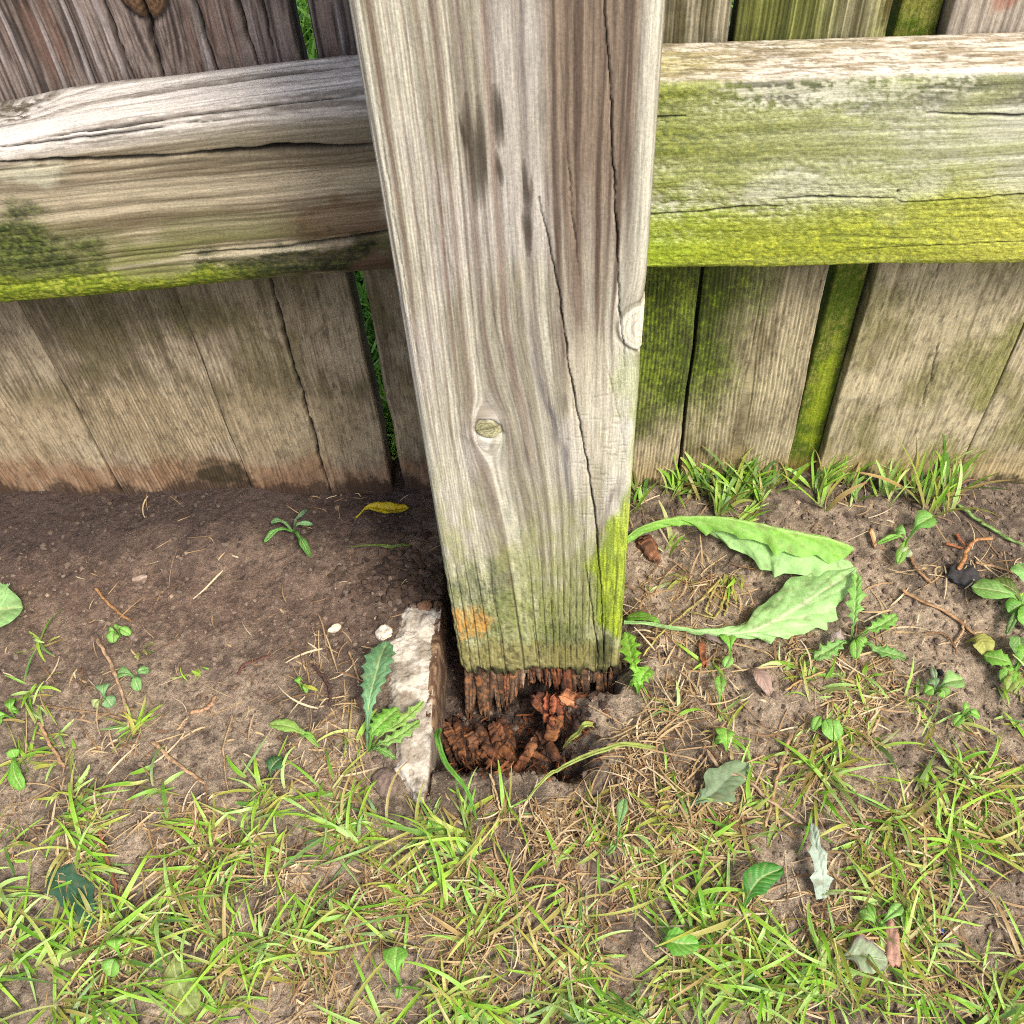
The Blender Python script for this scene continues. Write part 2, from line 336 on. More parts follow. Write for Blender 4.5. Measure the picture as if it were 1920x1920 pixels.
    L = [([q(1010, 370), q(1050, 560), q(1068, 700), q(1100, 860), q(1115, 960), q(1125, 1080), q(1132, 1220), q(1135, 1270)], .00055, .004),
         ([q(1130, -40), q(1143, 150), q(1152, 350), q(1160, 560), q(1172, 690)], .00050, .003),
         ([q(1098, 1060), q(1108, 1130), q(1122, 1230), (.0325, -.01)], .0005, .003),
         ([q(1062, 240), q(1072, 400), q(1085, 520)], .0003, .002), ([q(905, 480), q(935, 640), q(955, 700)], .00022, .001),
         ([q(1130, 660), q(1160, 780), q(1175, 860)], .00024, .0012), ([q(1085, 900), q(1100, 1080), q(1115, 1200)], .00022, .0012),
         ([q(705, 180), q(740, 420), q(790, 720)], .00030, .0012), ([q(800, 140), q(830, 420), q(850, 560)], .0002, .0008),
         ([q(1008, 560), q(1040, 760), q(1060, 900)], .0002, .0008), ([q(990, 1080), q(1000, 1180), q(1010, 1270)], .00028, .0015),
         ([q(920, 1060), q(935, 1180), q(945, 1260)], .00028, .0015), ([q(1052, 120), q(1060, 260)], .0002, .001),
         ([q(1195, 590), q(1200, 640), q(1205, 690)], .00028, .0015), ([q(960, 850), q(975, 1010)], .0002, .001),
         ([q(1020, 700), q(1035, 800)], .0002, .001), ([q(640, 20), q(672, 300), q(720, 540)], .00035, .001)]
    h, col = cracks(p, s, [(a_, b_*.46, c_) for a_, b_, c_ in L], h, col, jit=.00028)
    # side faces a bit darker/browner, deep foot recess
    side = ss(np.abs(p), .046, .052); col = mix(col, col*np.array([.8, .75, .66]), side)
    foot2 = ss(-.004-s+(fb(p/.004, s*0, o=3, sd=98)-.5)*.008, 0, .010); h = h-foot2*.004*(.4+vn(p/.006, s/.01, sd=97))
    return h, np.clip(col, .004, .9), moss, g
def post_bend(a, b, s):
    jag = (fb(a/.005, b/.02, o=4, sd=120, g=.7)-.52)*.030
    return a, b, s+jag*ss(.002-s, 0, .014)
fence = tag(empty('picket_fence', (PX0, 0, 0)), 'weathered timber picket fence with mossy rails and a post rotted through at its foot', 'fence')
fl = np.array([PX0, 0, 0])
def rel(o): return np.array(o, float)-fl
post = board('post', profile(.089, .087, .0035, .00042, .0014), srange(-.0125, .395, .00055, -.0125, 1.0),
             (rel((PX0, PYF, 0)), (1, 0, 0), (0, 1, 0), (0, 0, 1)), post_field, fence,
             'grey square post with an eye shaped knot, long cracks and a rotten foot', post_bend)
# ---- rails ----------------------------------------------------------
def rail_base(p, s, sd):
    g = p+(fb(s/.12, p/.03, o=2, sd=sd)-.5)*.010+(vn(s/.03, p/.01, sd=sd+1)-.5)*.0012
    n1 = vn(g/.005, s/.2, sd=sd+2); n2 = vn(g/.0018, s/.09, sd=sd+3); n3 = vn(g/.0007, s/.03, sd=sd+4)
    return g, n1, n2, n3, .4*n1+.35*n2+.25*n3
RW, RD = .089, .038
def lq(x, y, Y=-.04):
    a = atY(x, y, Y); return a[0], a[2]
def left_rail_field(p, s):      # p up (+ is top), s = world x
    g, n1, n2, n3, tone = rail_base(p, s, 200)
    kx = -.226; kz = .066; r = np.hypot(s-kx, (p-kz)*1.2); g = g+.012*np.exp(-(r/.025)**2)
    tone = .4*vn(g/.005, s/.2, sd=202)+.35*vn(g/.0018, s/.09, sd=203)+.25*vn(g/.0007, s/.03, sd=204)
    col = mix(K(170, 158, 132), K(106, 94, 72), ss(tone, .3, .7))
    top = ss(p, .030, .040); nf0 = fb(s/.004, p/.0008, o=3, sd=214)
    col = mix(col, mix(K(206, 200, 190), K(132, 124, 114), ss(tone*.8+.2*nf0, .44, .66)), top*.95)
    gry = np.exp(-((p-.031)/.008)**2)*ss(s, -.2, -.12); col = mix(col, K(120, 112, 92), gry*.75*(.5+tone))
    olive = ss(.0-p, -.012, .018)*ss(fb(s/.03, p/.012, o=3, sd=210), .3, .6); col = mix(col, K(94, 94, 52), olive*.75)
    brn = blob(s, p, -.09, -.012, .03, .012, sd=211); col = mix(col, K(98, 74, 50), brn*.7)
    brn2 = blob(s, p, -.085, -.035, .025, .012, sd=212); col = mix(col, K(84, 62, 44), brn2*.85)
    lich = blob(s, p, -.215, .026, .014, .007, sd=213, sc=.006); col = mix(col, K(190, 188, 162), lich*.6)
    nf = fb(s/.0016, p/.0014, o=3, sd=215)
    film = ss(-p+(fb(s/.03, p/.02, o=3, sd=223)-.5)*.03, -.012, .03)*ss(-s, .10, .22); col = mix(col, K(122, 128, 52), film*.6*(.5+.6*nf))
    dg = blob(s, p, -.245, -.012, .045, .024, sd=216, rough=.55, sc=.012); col = mix(col, mix(K(88, 98, 40), K(44, 54, 20), ss(nf, .35, .6)), np.clip(dg*(.75+.4*n2), 0, 1))
    dg2 = blob(s, p, -.115, -.030, .052, .012, sd=217, rough=.8, sc=.012); col = mix(col, mix(K(66, 68, 30), K(28, 34, 12), ss(nf, .35, .6)), np.clip(dg2*(.8+.4*n2), 0, 1)*.95)
    lm = ss(-.0315-p+.006*(fb(s/.02, p*0, sd=218)-.5)*2, -.004, .005)*(1-ss(s, -.17, -.115)*.999)
    lm2 = blob(s, p, -.235, -.035, .05, .010, sd=219, sc=.012)
    lime = np.clip(lm*.95+lm2*.8, 0, 1)*(.6+.5*ss(nf, .35, .6)); col = mix(col, mix(K(158, 170, 30), K(92, 108, 22), ss(nf, .34, .62)), lime*.93)
    dkk = blob(s, p, kx, kz, .020, .013, sd=220, rough=.9, sc=.006)*ss(fb(s/.003+p/.002, p/.0016, o=3, sd=222), .42, .55); col = mix(col, K(78, 68, 48), dkk*.85)
    moss = np.clip(dg+dg2+lime+dkk, 0, 1)
    h = (n1-.5)*.0009+(n2-.5)*.0007+(n3-.5)*.0003+moss*(nf-.35)*.0012
    h = h-.0012*np.exp(-((r)/.012)**2)+(fb(s/.05, p/.02, o=2, sd=221)-.5)*.0016
    L = [([(-.27, .041), (-.225, .0345), (-.19, .0300), (-.16, .0277), (-.12, .0258), (-.084, .0240), (-.06, .0235)], .0007, .006),
         ([(-.15, .0273), (-.125, .0262), (-.10, .0250), (-.085, .0242)], .0014, .006),
         ([(-.165, -.0215), (-.14, -.0225), (-.115, -.0230), (-.095, -.0215), (-.073, -.0195), (-.06, -.0185)], .0008, .004),
         ([(-.25, .0425), (-.2, .040), (-.12, .0398)], .0004, .002), ([(-.21, .042), (-.15, .0425), (-.07, .044)], .00035, .002),
         ([(-.17, .060), (-.12, .062), (-.06, .063)], .00055, .003), ([(-.16, .067), (-.1, .069), (-.06, .069)], .0005, .003), ([(-.13, .074), (-.06, .077)], .0004, .002),
         ([(-.19, .055), (-.13, .056)], .0003, .0015), ([(-.14, .049), (-.07, .0515)], .0003, .0015)]
    hh, cc = cracks2(p, s, L, h, col)
    pl = np.exp(-((pdist(s, p, [(-.2, -.0255), (-.165, -.0240), (-.13, -.0245), (-.105, -.0243)])[0])/.0011)**2)*.7
    cc = mix(cc, K(190, 180, 150), pl)
    return hh, np.clip(cc, .004, .9), moss, g
def cracks2(p, s, L, h, col, sd=7):
    pj = p+(vn(s/.012, 0*s, sd=sd)-.5)*.0007+(vn(s/.003, 0*s, sd=sd+1)-.5)*.0005
    for pts, wd, dp in L:
        d, t = pdist(s, pj, pts); wl = wd*(np.sin(np.pi*np.clip(t, .03, .97))**.5)*(.5+.9*vn(s/.01, 0*s+3, sd=sd+2))
        m = np.exp(-(d/np.maximum(wl, .00022))**2)*np.clip(wl/.00024, 0, 1); h = h-dp*m; col = mix(col, K(20, 15, 11), np.clip(m*1.15, 0, 1))
    return h, col
def lbend(a, b, s):      # a is vertical, rail slopes up to the right, top edge knocked off to the left
    x = s; zc = .2440+(x+.16)*.075; tall = 1-.03*ss(-x, .1, .27)
    a2 = a*tall+zc
    b2 = b-.004*ss(-x, .1, .27)
    a2 = a2-.003*ss(-x, .19, .26)*ss(a, .02, .044)
    return a2, b2, s
left_rail = board('rail', profile(RW, .042, .011, .00052, .0007), srange(-.285, -.045, .0009, -.62, -.006, .012),
                  (rel((0, -.043, 0)), (0, 0, 1), (0, 1, 0), (1, 0, 0)), left_rail_field, fence,
                  'left rail, sloping and rounded, with a pale top and long black cracks', lbend)
def right_rail_field(p, s):
    g, n1, n2, n3, tone = rail_base(p, s, 240)
    nf = fb(s/.0016, p/.0014, o=3, sd=250); big = fb(s/.05, p/.02, o=4, sd=251)
    col = mix(K(204, 204, 182), K(150, 150, 122), ss(tone, .3, .72))
    top = ss(p, .0435, .0475)
    topc = mix(K(212, 202, 186), K(158, 144, 120), ss(fb(s/.010, p/.0012, o=4, sd=252), .42, .66))
    col = mix(col, topc, top)
    blk = ss(p, .022, .044)*(1-top)*ss(fb(s/.03, p/.004, o=5, sd=253, g=.65)+.12*ss(s, .06, .12)+(nf-.5)*.35, .46, .60)
    col = mix(col, K(76, 76, 66), blk*.9)
    lip = np.exp(-((p-.0475)/.0016)**2)*ss(s, .06, .12); col = mix(col, K(240, 236, 224), lip*.6)
    # algae everywhere at the left, lime band below
    gl = (1-ss(s+(big-.5)*.1, .06, .22))*ss(p, -.05, -.02)*(1-top*.75)*ss(big*.6+nf*.4, .3, .55); col = mix(col, mix(K(132, 142, 40), K(92, 106, 22), ss(nf, .35, .65)), gl*.85)
    gm = ss(.5-np.abs(big-.5), .3, .48)*(1-top)*.55; col = mix(col, K(160, 166, 108), gm*(.4+.6*nf))
    lb = ss(-.012-p+.012*ss(s, .10, .18)+(big-.5)*.03+(nf-.5)*.016, -.020, .022)
    lc = mix(K(164, 172, 44), K(128, 138, 34), ss(nf, .30, .60)); lc = mix(lc, K(186, 182, 76), ss(s, .12, .24)*.6)
    ls = mix(lc, K(140, 168, 22), (1-ss(s, .04, .10))*.6); col = mix(col, ls, lb*.93)
    wht = blob(s, p, .12, -.005, .05, .010, sd=256, sc=.02, rough=.8); col = mix(col, K(200, 200, 176), wht*.4)
    cut = blob(s, p, .147, -.019, .008, .005, sd=257, rough=.3); col = mix(col, K(172, 176, 112), cut*.5)
    tg = top*(1-ss(s, .04, .09))*ss(p, .044, .06)*(1-ss(p, .06, .075)); col = mix(col, K(176, 172, 74), tg*.5)
    speck = top*ss(fb(s/.005, p/.0009, o=4, sd=258, g=.7)+.08*(1-ss(s, .05, .14)), .56, .66); col = mix(col, K(88, 78, 52), speck*.6)
    moss = np.clip(lb+gl*.7+blk*.4, 0, 1)
    h = (n1-.5)*.0005+(n2-.5)*.0004+(n3-.5)*.0002+moss*(nf-.4)*.0011-blk*(nf)*.0004+(big-.5)*.0015*(1-top)
    L = [([(.03, -.0155), (.06, -.0145), (.09, -.0115), (.10, -.0120)], .0004, .0025), ([(.095, -.0085), (.12, -.0078), (.147, -.0095)], .0004, .0025),
         ([(.147, -.0095), (.15, -.0115), (.19, -.0095), (.215, -.0085)], .0003, .002), ([(.148, -.004), (.1465, -.0095)], .0003, .002),
         ([(.15, .0295), (.19, .0275), (.24, .028)], .0005, .003), 
         ([(.03, .031), (.055, .0315)], .0004, .002), ([(.13, -.036), (.17, -.034), (.24, -.032)], .0002, .001)]
    h, col = cracks2(p, s, L, h, col, 9)
    return h, np.clip(col, .004, .9), moss, g
right_rail = board('rail', profile(.0905, .0345, .0035, .00052, .0008), srange(.025, .255, .0009, -.004, .60, .012),
                   (rel((0, -.0355, .2467)), (0, 0, 1), (0, 1, 0), (1, 0, 0)), right_rail_field, fence,
                   'right rail, squarer, bleached on top and lime green with algae along its lower edge')
# ---- pickets ----------------------------------------------------------
def picket_field(kind, x0, sd):
    def f(p, s):
        g = p+(vn(p/.03, s/.15, sd=sd)-.5)*.006+(vn(p/.008, s/.05, sd=sd+1)-.5)*.0008
        up = ss(s, .255, .275)
        if kind == 'knotty':
            kx, kz = -.0125, .320
            dx, dz = p-kx, (s-kz)/1.5; r2 = dx*dx+dz*dz+1e-8
            v = np.exp(-(dx/.02)**2)*np.exp(-((s-kz)/.05)**2); g = g+up*(np.sign(dx)*-.010*v*np.minimum(1, np.abs(dx)/.003))
        per = {'combed': .0021, 'ridged': .0026, 'fine': .0019}.get(kind, .0024)
        n1 = vn(g/.006, s/.2, sd=sd+2); n2 = vn(g/.0015, s/.08, sd=sd+3); n3 = vn(g/.0006, s/.02, sd=sd+4)
        ridge = .5+.5*np.sin(2*np.pi*(g/per+.8*vn(g/.007, s/.25, sd=sd+5)))
        big = fb(p/.02, s/.03, o=4, sd=sd+6); nf = fb(p/.0016, s/.0018, o=3, sd=sd+7); spot = fb(p/.004, s/.005, o=4, sd=sd+8)
        amp = {'combed': 1.0, 'ridged': .9, 'fine': .6, 'plain': .25, 'mossy': .3}.get(kind, .5)
        tone = .3*n1+.25*n2+.25*n3+.2*ridge
        xw = p+x0
        left = x0 < -.02
        if left:
            low = mix(K(168, 154, 128), K(108, 95, 74), ss(.6*tone+.4*big, .36, .62))
            low = mix(low, K(88, 80, 56), ss(s+(big-.5)*.06, .08, .19)*.5)
            low = mix(low, K(176, 158, 124), blob(p, s, 0, .06, .06, .04, sd=sd+9, sc=.015)*.5)
            red = ss(.042-s+(big-.5)*.03, 0, .02); low = mix(low, K(138, 98, 68), red*.55)
            fr = ss(.014-s+(fb(xw/.02, s*0, o=5, sd=400, g=.6)-.5)*.03+(nf-.5)*.012, 0, .009); low = mix(low, K(48, 34, 26), fr*.8)
            dk = blob(xw, s, -.213, .020, .019, .014, sd=401, rough=.8, sc=.008); low = mix(low, K(50, 44, 26), dk*.9)
            gm = ss(big, .5, .66)*ss(s, .06, .12)*.22; low = mix(low, K(108, 108, 56), gm)
            hi = mix(K(142, 128, 118), K(68, 56, 48), ss(tone*.9+.2*(big-.5), .36, .62))
            hi = mix(hi, K(126, 92, 76), ss(vn(g/.004, s/.05, sd=sd+12), .6, .85)*.4); hi = mix(hi, K(52, 44, 42), ss(vn(g/.0012, s/.03, sd=sd+14), .62, .8)*.7)
            hi = mix(hi, K(176, 168, 164), ss(vn(g/.0025, s/.06, sd=sd+13), .72, .9)*.6)
        else:
            low = mix(K(184, 172, 138), K(130, 120, 90), ss(.5*tone+.5*big, .38, .62))
            low = mix(low, K(204, 190, 154), ss(fb(g/.0030, s/.012, o=5, sd=sd+30, g=.65), .48, .70)*.45)
            low = mix(low, K(176, 148, 92), ss(.045-s+(big-.5)*.02, 0, .03)*.5)
            green = np.zeros_like(p)
            if x0 < .05: green = np.clip(ss(s+(big-.5)*.06, .03, .09), 0, 1)
            elif x0 < .12: green = (1-ss(p+(big-.5)*.03+(.19-s)*.08, -.014, .016))*ss(s+(big-.5)*.08, .015, .12)
            elif x0 > .24: green = ss(big, .35, .6)*.35
            else: green = ss(big, .42, .66)*(.25+.4*ss(p, .0, .04))
            gcol = mix(K(118, 140, 14), K(64, 82, 8), ss(nf*.6+big*.4, .35, .6))
            if x0 > .15: gcol = mix(K(150, 152, 78), K(120, 124, 56), nf)
            low = mix(low, gcol, green*.9)
            fr = ss(.010-s+(fb(xw/.02, s*0, o=5, sd=410, g=.6)-.5)*.024+(nf-.5)*.01+.008*np.exp(-((xw-.185)/.012)**2), 0, .007); low = mix(low, K(36, 34, 18), fr*.85)
            hi = mix(K(172, 164, 138), K(92, 86, 58), ss(tone+.3*(big-.5), .36, .6))
            if .05 < x0 < .15: hi = mix(hi, mix(K(150, 160, 60), K(66, 76, 18), ss(tone, .35, .6)), (1-ss(p, -.01, .03))*.75)
            if .05 < x0 < .15:
                hi = mix(hi, K(168, 170, 104), ss(p, .018, .03)*.8)
                wt = blob(p, s, .033, .301, .0075, .012, sd=420, rough=.5, sc=.004); hi = mix(hi, K(70, 58, 20), wt*.9)
            if x0 > .15: hi = mix(hi, K(176, 164, 158), .4+.0*p); hi = mix(hi, K(158, 102, 78), blob(p, s, -.022, .305, .006, .007, sd=421)*.6)
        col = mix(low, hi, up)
        if kind == 'mossy':
            col = mix(K(120, 122, 52), K(76, 96, 8), ss(nf*.5+big*.5, .35, .55)); col = mix(col, K(140, 156, 28), blob(xw, s, .152, .075, .006, .055, sd=422, rough=.8)*.65)
            col = mix(col, K(150, 122, 78), ss(.03-s, 0, .02)*.8)
            moss = ss(s, .02, .04)
        else: moss = np.zeros_like(p) if left else np.clip(green*.8+0*p, 0, 1)*(1-up)
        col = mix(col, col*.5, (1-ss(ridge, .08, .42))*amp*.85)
        if kind != 'mossy':
            col = mix(col, K(60, 50, 34), ss(fb(g/.0014, s/.006, o=4, sd=sd+31, g=.7), .56, .68)*(1-up)*.45); col = mix(col, col*.45, ss(spot, .60, .68)*.35)
        h = (ridge-.5)*.00075*amp+(n2-.5)*.0005+(n3-.5)*.0003+(spot-.5)*.0004+moss*(nf-.4)*.0007
        L = []
        if kind == 'knotty':
            rk = np.sqrt((p-kx)**2+((s-kz)/1.3)**2); mk = 1-ss(rk, .009, .0105); ring = .5+.5*np.sin(rk/.0009*2*np.pi*.5)
            col = mix(col, mix(K(122, 92, 62), K(56, 42, 30), ring), mk*.95); h = h+mk*.001*ring-np.exp(-((rk-.0105)/.001)**2)*.0015
            col = mix(col, K(24, 18, 15), np.exp(-((rk-.0105)/.0009)**2)*.8)
            L = [([(.0075, .335), (.0095, .27)], .0006, .004), ([(-.0125, .316), (-.0135, .308), (-.0150, .296), (-.0160, .275)], .0009, .005), ([(.027, .34), (.0255, .31), (.028, .28)], .0006, .004), ([(.035, .34), (.036, .29)], .0004, .002)]
            L += [([(-.03, .34), (-.028, .28)], .0004, .002)]
            # split lower down: the dark joint line that runs to the ground
            L += [([(.0065, .21), (.0045, .1), (.0045, -.01)], .0008, .005)]
        elif kind == 'split':
            L = [([(.004, .22), (.001, .1), (.0015, -.02)], .0008, .006)]
        elif kind == 'fine': L = [([(-.02, .2), (-.018, .09)], .0002, .001)]
        elif kind == 'plain': L = [([(.0, .13), (.004, .10), (.005, .06)], .0003, .0015), ([(-.012, .2), (-.013, .13)], .0002, .001)]
        if L: h, col = cracks(p, s, L, h, col, sd=sd+20)
        return h, np.clip(col, .003, .9), moss, g
    return f
def picket(x0, x1, kind, sd, y=0., label=None, zl=-.02, lean=0., res=.0006, taper=None):
    xc = (x0+x1)/2; wd = x1-x0
    def bf(a, b, s):
        e = (vn(s/.03, 0*s+sd, sd=sd)-.5)*.0012*np.sign(a)
        if taper: a = a+np.where(a > 0, taper*ss(.20-s, 0, .2), 0)
        return a+e+lean*(s-.1), b, s
    return board('picket', profile(wd, .016, .0012, res, .003), srange(-.02, .345, .0014, zl, .92, .05),
                 (rel((xc, y, 0)), (1, 0, 0), (0, 1, 0), (0, 0, 1)), picket_field(kind, xc, sd), fence, label, bf)
picket(-.4650, -.3745, 'fine', 600, res=.0025); picket(-.5560, -.4670, 'fine', 610, res=.0025)
picket(-.3735, -.2835, 'plain', 620, label='picket at the far left, tan and worn smooth')
picket(-.2825, -.1965, 'combed', 640, y=.0006, label='picket with combed grain and a black damp patch at its foot')
picket(-.1955, -.1048, 'knotty', 660, y=-.0008, label='picket with a forked knot above the rail and a long split below it')
picket(-.0970, -.0120, 'fine', 680, y=.001, label='picket just left of the post, beside the open gap')
picket(-.0110, .0742, 'combed', 700, label='picket right of the post, covered in green algae')
picket(.0760, .1372, 'combed', 720, y=-.0004, label='picket with dense combed grain, green on its left half', taper=.0042)
picket(.1424, .1594, 'mossy', 740, y=.0055, label='narrow strip set back behind its neighbours and furred with moss')
picket(.1605, .2440, 'plain', 760, y=-.0015, label='wide picket of smooth tan wood right of the mossy strip')
picket(.2455, .3330, 'split', 780, label='picket at the right edge with a ragged left side')
picket(.3345, .4235, 'fine', 800, res=.0025); picket(.4250, .5140, 'fine', 820, res=.0025)

# ------------------------------------------------------------------ ground height
def ground_h(x, y):
    x = np.asarray(x, float); y = np.asarray(y, float)
    h = (fb(x/.07, y/.07, o=3, sd=500)-.5)*.012+(fb(x/.016, y/.016, o=3, sd=501)-.5)*.0040
    h = h+.006*ss(x, .03, .12)*ss(y, -.06, -.01)
    h = h-.004*ss(-y, .20, .30)
    # paw-sized mud lumps in front of the post
    for px, py, r, k in ((1105, 1585, .0075, .009), (1045, 1600, .0065, .007), (1150, 1600, .006, .007), (1080, 1560, .004, -.005), (1128, 1545, .004, -.006), (1085, 1500, .008, -.005), (1125, 1560, .004, -.006), (1075, 1650, .005, .003)):
        a = atZ_(px, py); h = h+k*np.exp(-((x-a[0])**2+((y-a[1])/1.3)**2)/r**2)
    # pit round the rotted foot
    wob = (fb(x/.012, y/.012, o=3, sd=503)-.5)*.014
    left = ss(x, -.0675, -.0655)
    right = 1-ss(x+wob-.30*np.clip(-.135-y, 0, .05), -.016, .014)
    front = ss(y+wob*.7+.25*np.clip(x+.01, 0, .05), -.192, -.172)
    back = 1-ss(y+wob*.6, -.075, -.05)
    pit = left*right*front*back
    pit2 = (1-ss(np.hypot((x+.0)/.055, (y+.10)/.05), .6, 1.1))*.45
    foot_ = (1-ss(x+wob*.3, .030, .037))*ss(x, -.0675, -.0655)*ss(y+wob*.5, -.147, -.134)*(1-ss(y, -.09, -.07))*.74
    pit = np.maximum(pit, foot_)
    k = np.maximum(pit, pit2*ss(x, -.0675, -.0655))
    narrow = (1-ss(np.abs(x+.058)+wob*.4, .004, .010))*ss(y, -.12, -.1)*(1-ss(y, -.055, -.045))
    k = np.maximum(k, narrow*.8)
    h = h*(1-.5*k)-.046*k+k*(fb(x/.006, y/.006, o=3, sd=504)-.5)*.006
    # clods heaped left of the post
    cl = np.exp(-(((x+.083)/.022)**2+((y+.083)/.02)**2))*(1-k); h = h+cl*(fb(x/.006, y/.006, o=4, sd=505)-.25)*.011
    lump = np.exp(-((y+.03)/.03)**2)*ss(-x, .1, .2)*.002
    return h+lump, k
def atZ_(px, py, z=0.):
    d = ray(px, py); t = (z-Cam[2])/d[2]; return Cam+t*d
def G(px, py, up=0.):
    p = atZ_(px, py)
    for _ in range(8):
        h = float(ground_h(p[0], p[1])[0]); p = atZ_(px, py, h)
    p = atZ_(px, py, h+up); return p
def gpx(x, y):
    """how far the ground point is from the camera's foot, used only for choosing mesh density"""
    return np.hypot(x-Cam[0], y-Cam[1])
def axis(a, b, st, lo, hi, n=22):
    f = np.arange(a, b, st); L = a-np.geomspace(st, a-lo, n)[::-1]; R = f[-1]+np.geomspace(st, hi-f[-1], n); return np.concatenate([L, f, R])
gx = axis(-.40, .33, .00105, -25, 25); gy = axis(-.34, .01, .00105, -25, 25)
X, Y = np.meshgrid(gx, gy); H, KP = ground_h(X, Y)
fine = (fb(X/.004, Y/.004, o=4, sd=510)-.5); tiny = fb(X/.0016, Y/.0016, o=2, sd=511)-.5
inv = (np.abs(X) < .5) & (np.abs(Y) < .4)
rough = (.6+.8*ss(fb(X/.05, Y/.05, o=2, sd=512), .35, .65))*(1-.45*ss(-X, .05, .12)*ss(Y, -.2, -.12))
H = H+np.where(inv, fine*.0028*rough+tiny*.0007, 0)
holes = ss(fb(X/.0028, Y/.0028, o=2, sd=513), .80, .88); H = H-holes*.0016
big = fb(X/.06, Y/.05, o=4, sd=515); med = fb(X/.012, Y/.01, o=4, sd=516)
colg = mix(K(158, 140, 118), K(104, 90, 75), ss(big*.5+med*.5, .38, .60))
colg = mix(colg, K(184, 166, 138), ss(fine, .08, .20)*.45)
leftm = ss(-X, .03, .12)
colg = mix(colg, K(108, 84, 70), leftm*ss(Y, -.19, -.07)*.7)
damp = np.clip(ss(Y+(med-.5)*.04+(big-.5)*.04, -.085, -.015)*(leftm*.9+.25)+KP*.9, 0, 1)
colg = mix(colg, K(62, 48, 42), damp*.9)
colg = mix(colg, K(58, 42, 32), np.clip(np.exp(-(((X+.083)/.028)**2+((Y+.083)/.03)**2))*.8, 0, 1))
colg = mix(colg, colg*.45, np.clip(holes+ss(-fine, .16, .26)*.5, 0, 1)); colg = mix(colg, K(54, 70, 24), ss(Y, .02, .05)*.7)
pLx = np.array([atZ_(*q_)[:2] for q_ in ((765, 1150), (738, 1215), (735, 1240), (752, 1290), (772, 1370), (750, 1440), (778, 1500), (822, 1520))])
cmask = ss(X-np.interp(-Y, -pLx[np.argsort(-pLx[:, 1])][:, 1], pLx[np.argsort(-pLx[:, 1])][:, 0]), .002, .006)*(X < -.066)*ss(-Y, .0935, .098)*(1-ss(-Y, .200, .206)); H = H-.005*cmask
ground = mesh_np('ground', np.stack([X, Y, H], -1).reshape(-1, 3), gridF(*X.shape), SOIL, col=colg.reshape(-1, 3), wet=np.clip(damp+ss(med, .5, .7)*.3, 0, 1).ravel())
tag(ground, kind='structure')
# ------------------------------------------------------------------ ribbons: grass blades and straw
class Rib:
    def __init__(s): s.V = []; s.F = []; s.C = []; s.n = 0
    def add(s, P0, az, el, ln, wd, bend, curl, col, tipc=None, seg=7, fold=.25, minh=.0006, taper=.75, twist=0., h0=None, colb=None):
        n = len(ln); t = np.linspace(0, 1, seg+1)[None, :]
        a = az[:, None]+curl[:, None]*t; e = el[:, None]-bend[:, None]*t**1.2
        st = (ln/seg)[:, None]
        dx = np.cos(a)*np.cos(e)*st; dy = np.sin(a)*np.cos(e)*st; dz = np.sin(e)*st
        x = P0[:, :1]+np.concatenate([np.zeros((n, 1)), np.cumsum(dx[:, :-1], 1)], 1)
        y = P0[:, 1:2]+np.concatenate([np.zeros((n, 1)), np.cumsum(dy[:, :-1], 1)], 1)
        z = P0[:, 2:3]+np.concatenate([np.zeros((n, 1)), np.cumsum(dz[:, :-1], 1)], 1)
        gh = ground_h(x, y)[0]; z = np.maximum(z, gh+minh+.0004*t); y = np.where((P0[:, 1:2] < 0) & (y > -.0015), -.0015, y); y = np.where((P0[:, 1:2] > 0) & (y < .021), .021, y)
        wv = wd[:, None]*(1-taper*t**2.2)*np.minimum(1, .55+2.2*t)
        tw = (rng.random((n, 1))-.5)*twist+(rng.random((n, 1))-.5)*twist*t*1.5
        sx, sy, sz = -np.sin(a)*np.cos(tw), np.cos(a)*np.cos(tw), np.sin(tw)
        L = np.stack([x-sx*wv/2, y-sy*wv/2, z-sz*wv/2+fold*wv*.5], -1); M_ = np.stack([x, y, z-fold*wv*.0], -1); R = np.stack([x+sx*wv/2, y+sy*wv/2, z+sz*wv/2+fold*wv*.5], -1)
        V = np.stack([L, M_, R], 2).reshape(-1, 3)
        k = (seg+1)*3; i = np.arange(seg)[:, None]; j = np.arange(2)[None, :]
        f = np.stack([i*3+j, i*3+j+1, (i+1)*3+j+1, (i+1)*3+j], -1).reshape(-1, 4)
        F = (f[None]+(np.arange(n)*k)[:, None, None]).reshape(-1, 4)+s.n
        cc = np.repeat(col[:, None, :], seg+1, 1)
        if colb is not None: cc = mix(cc, np.asarray(colb), np.broadcast_to((1-ss(t, 0, .35))*.8, (n, seg+1)))
        if tipc is not None: cc = mix(cc, np.asarray(tipc), np.broadcast_to(ss(t, .86, 1)*.8, (n, seg+1)))
        cc = np.repeat(cc[:, :, None, :], 3, 2); cc[:, :, 1, :] *= .86
        s.V.append(V); s.F.append(F); s.C.append(cc.reshape(-1, 3)); s.n += len(V)
    def build(s, name, mat, **kw):
        return mesh_np(name, np.vstack(s.V), np.vstack(s.F), mat, col=np.vstack(s.C), **kw)
def R_(a, b, n): return rng.uniform(a, b, n)
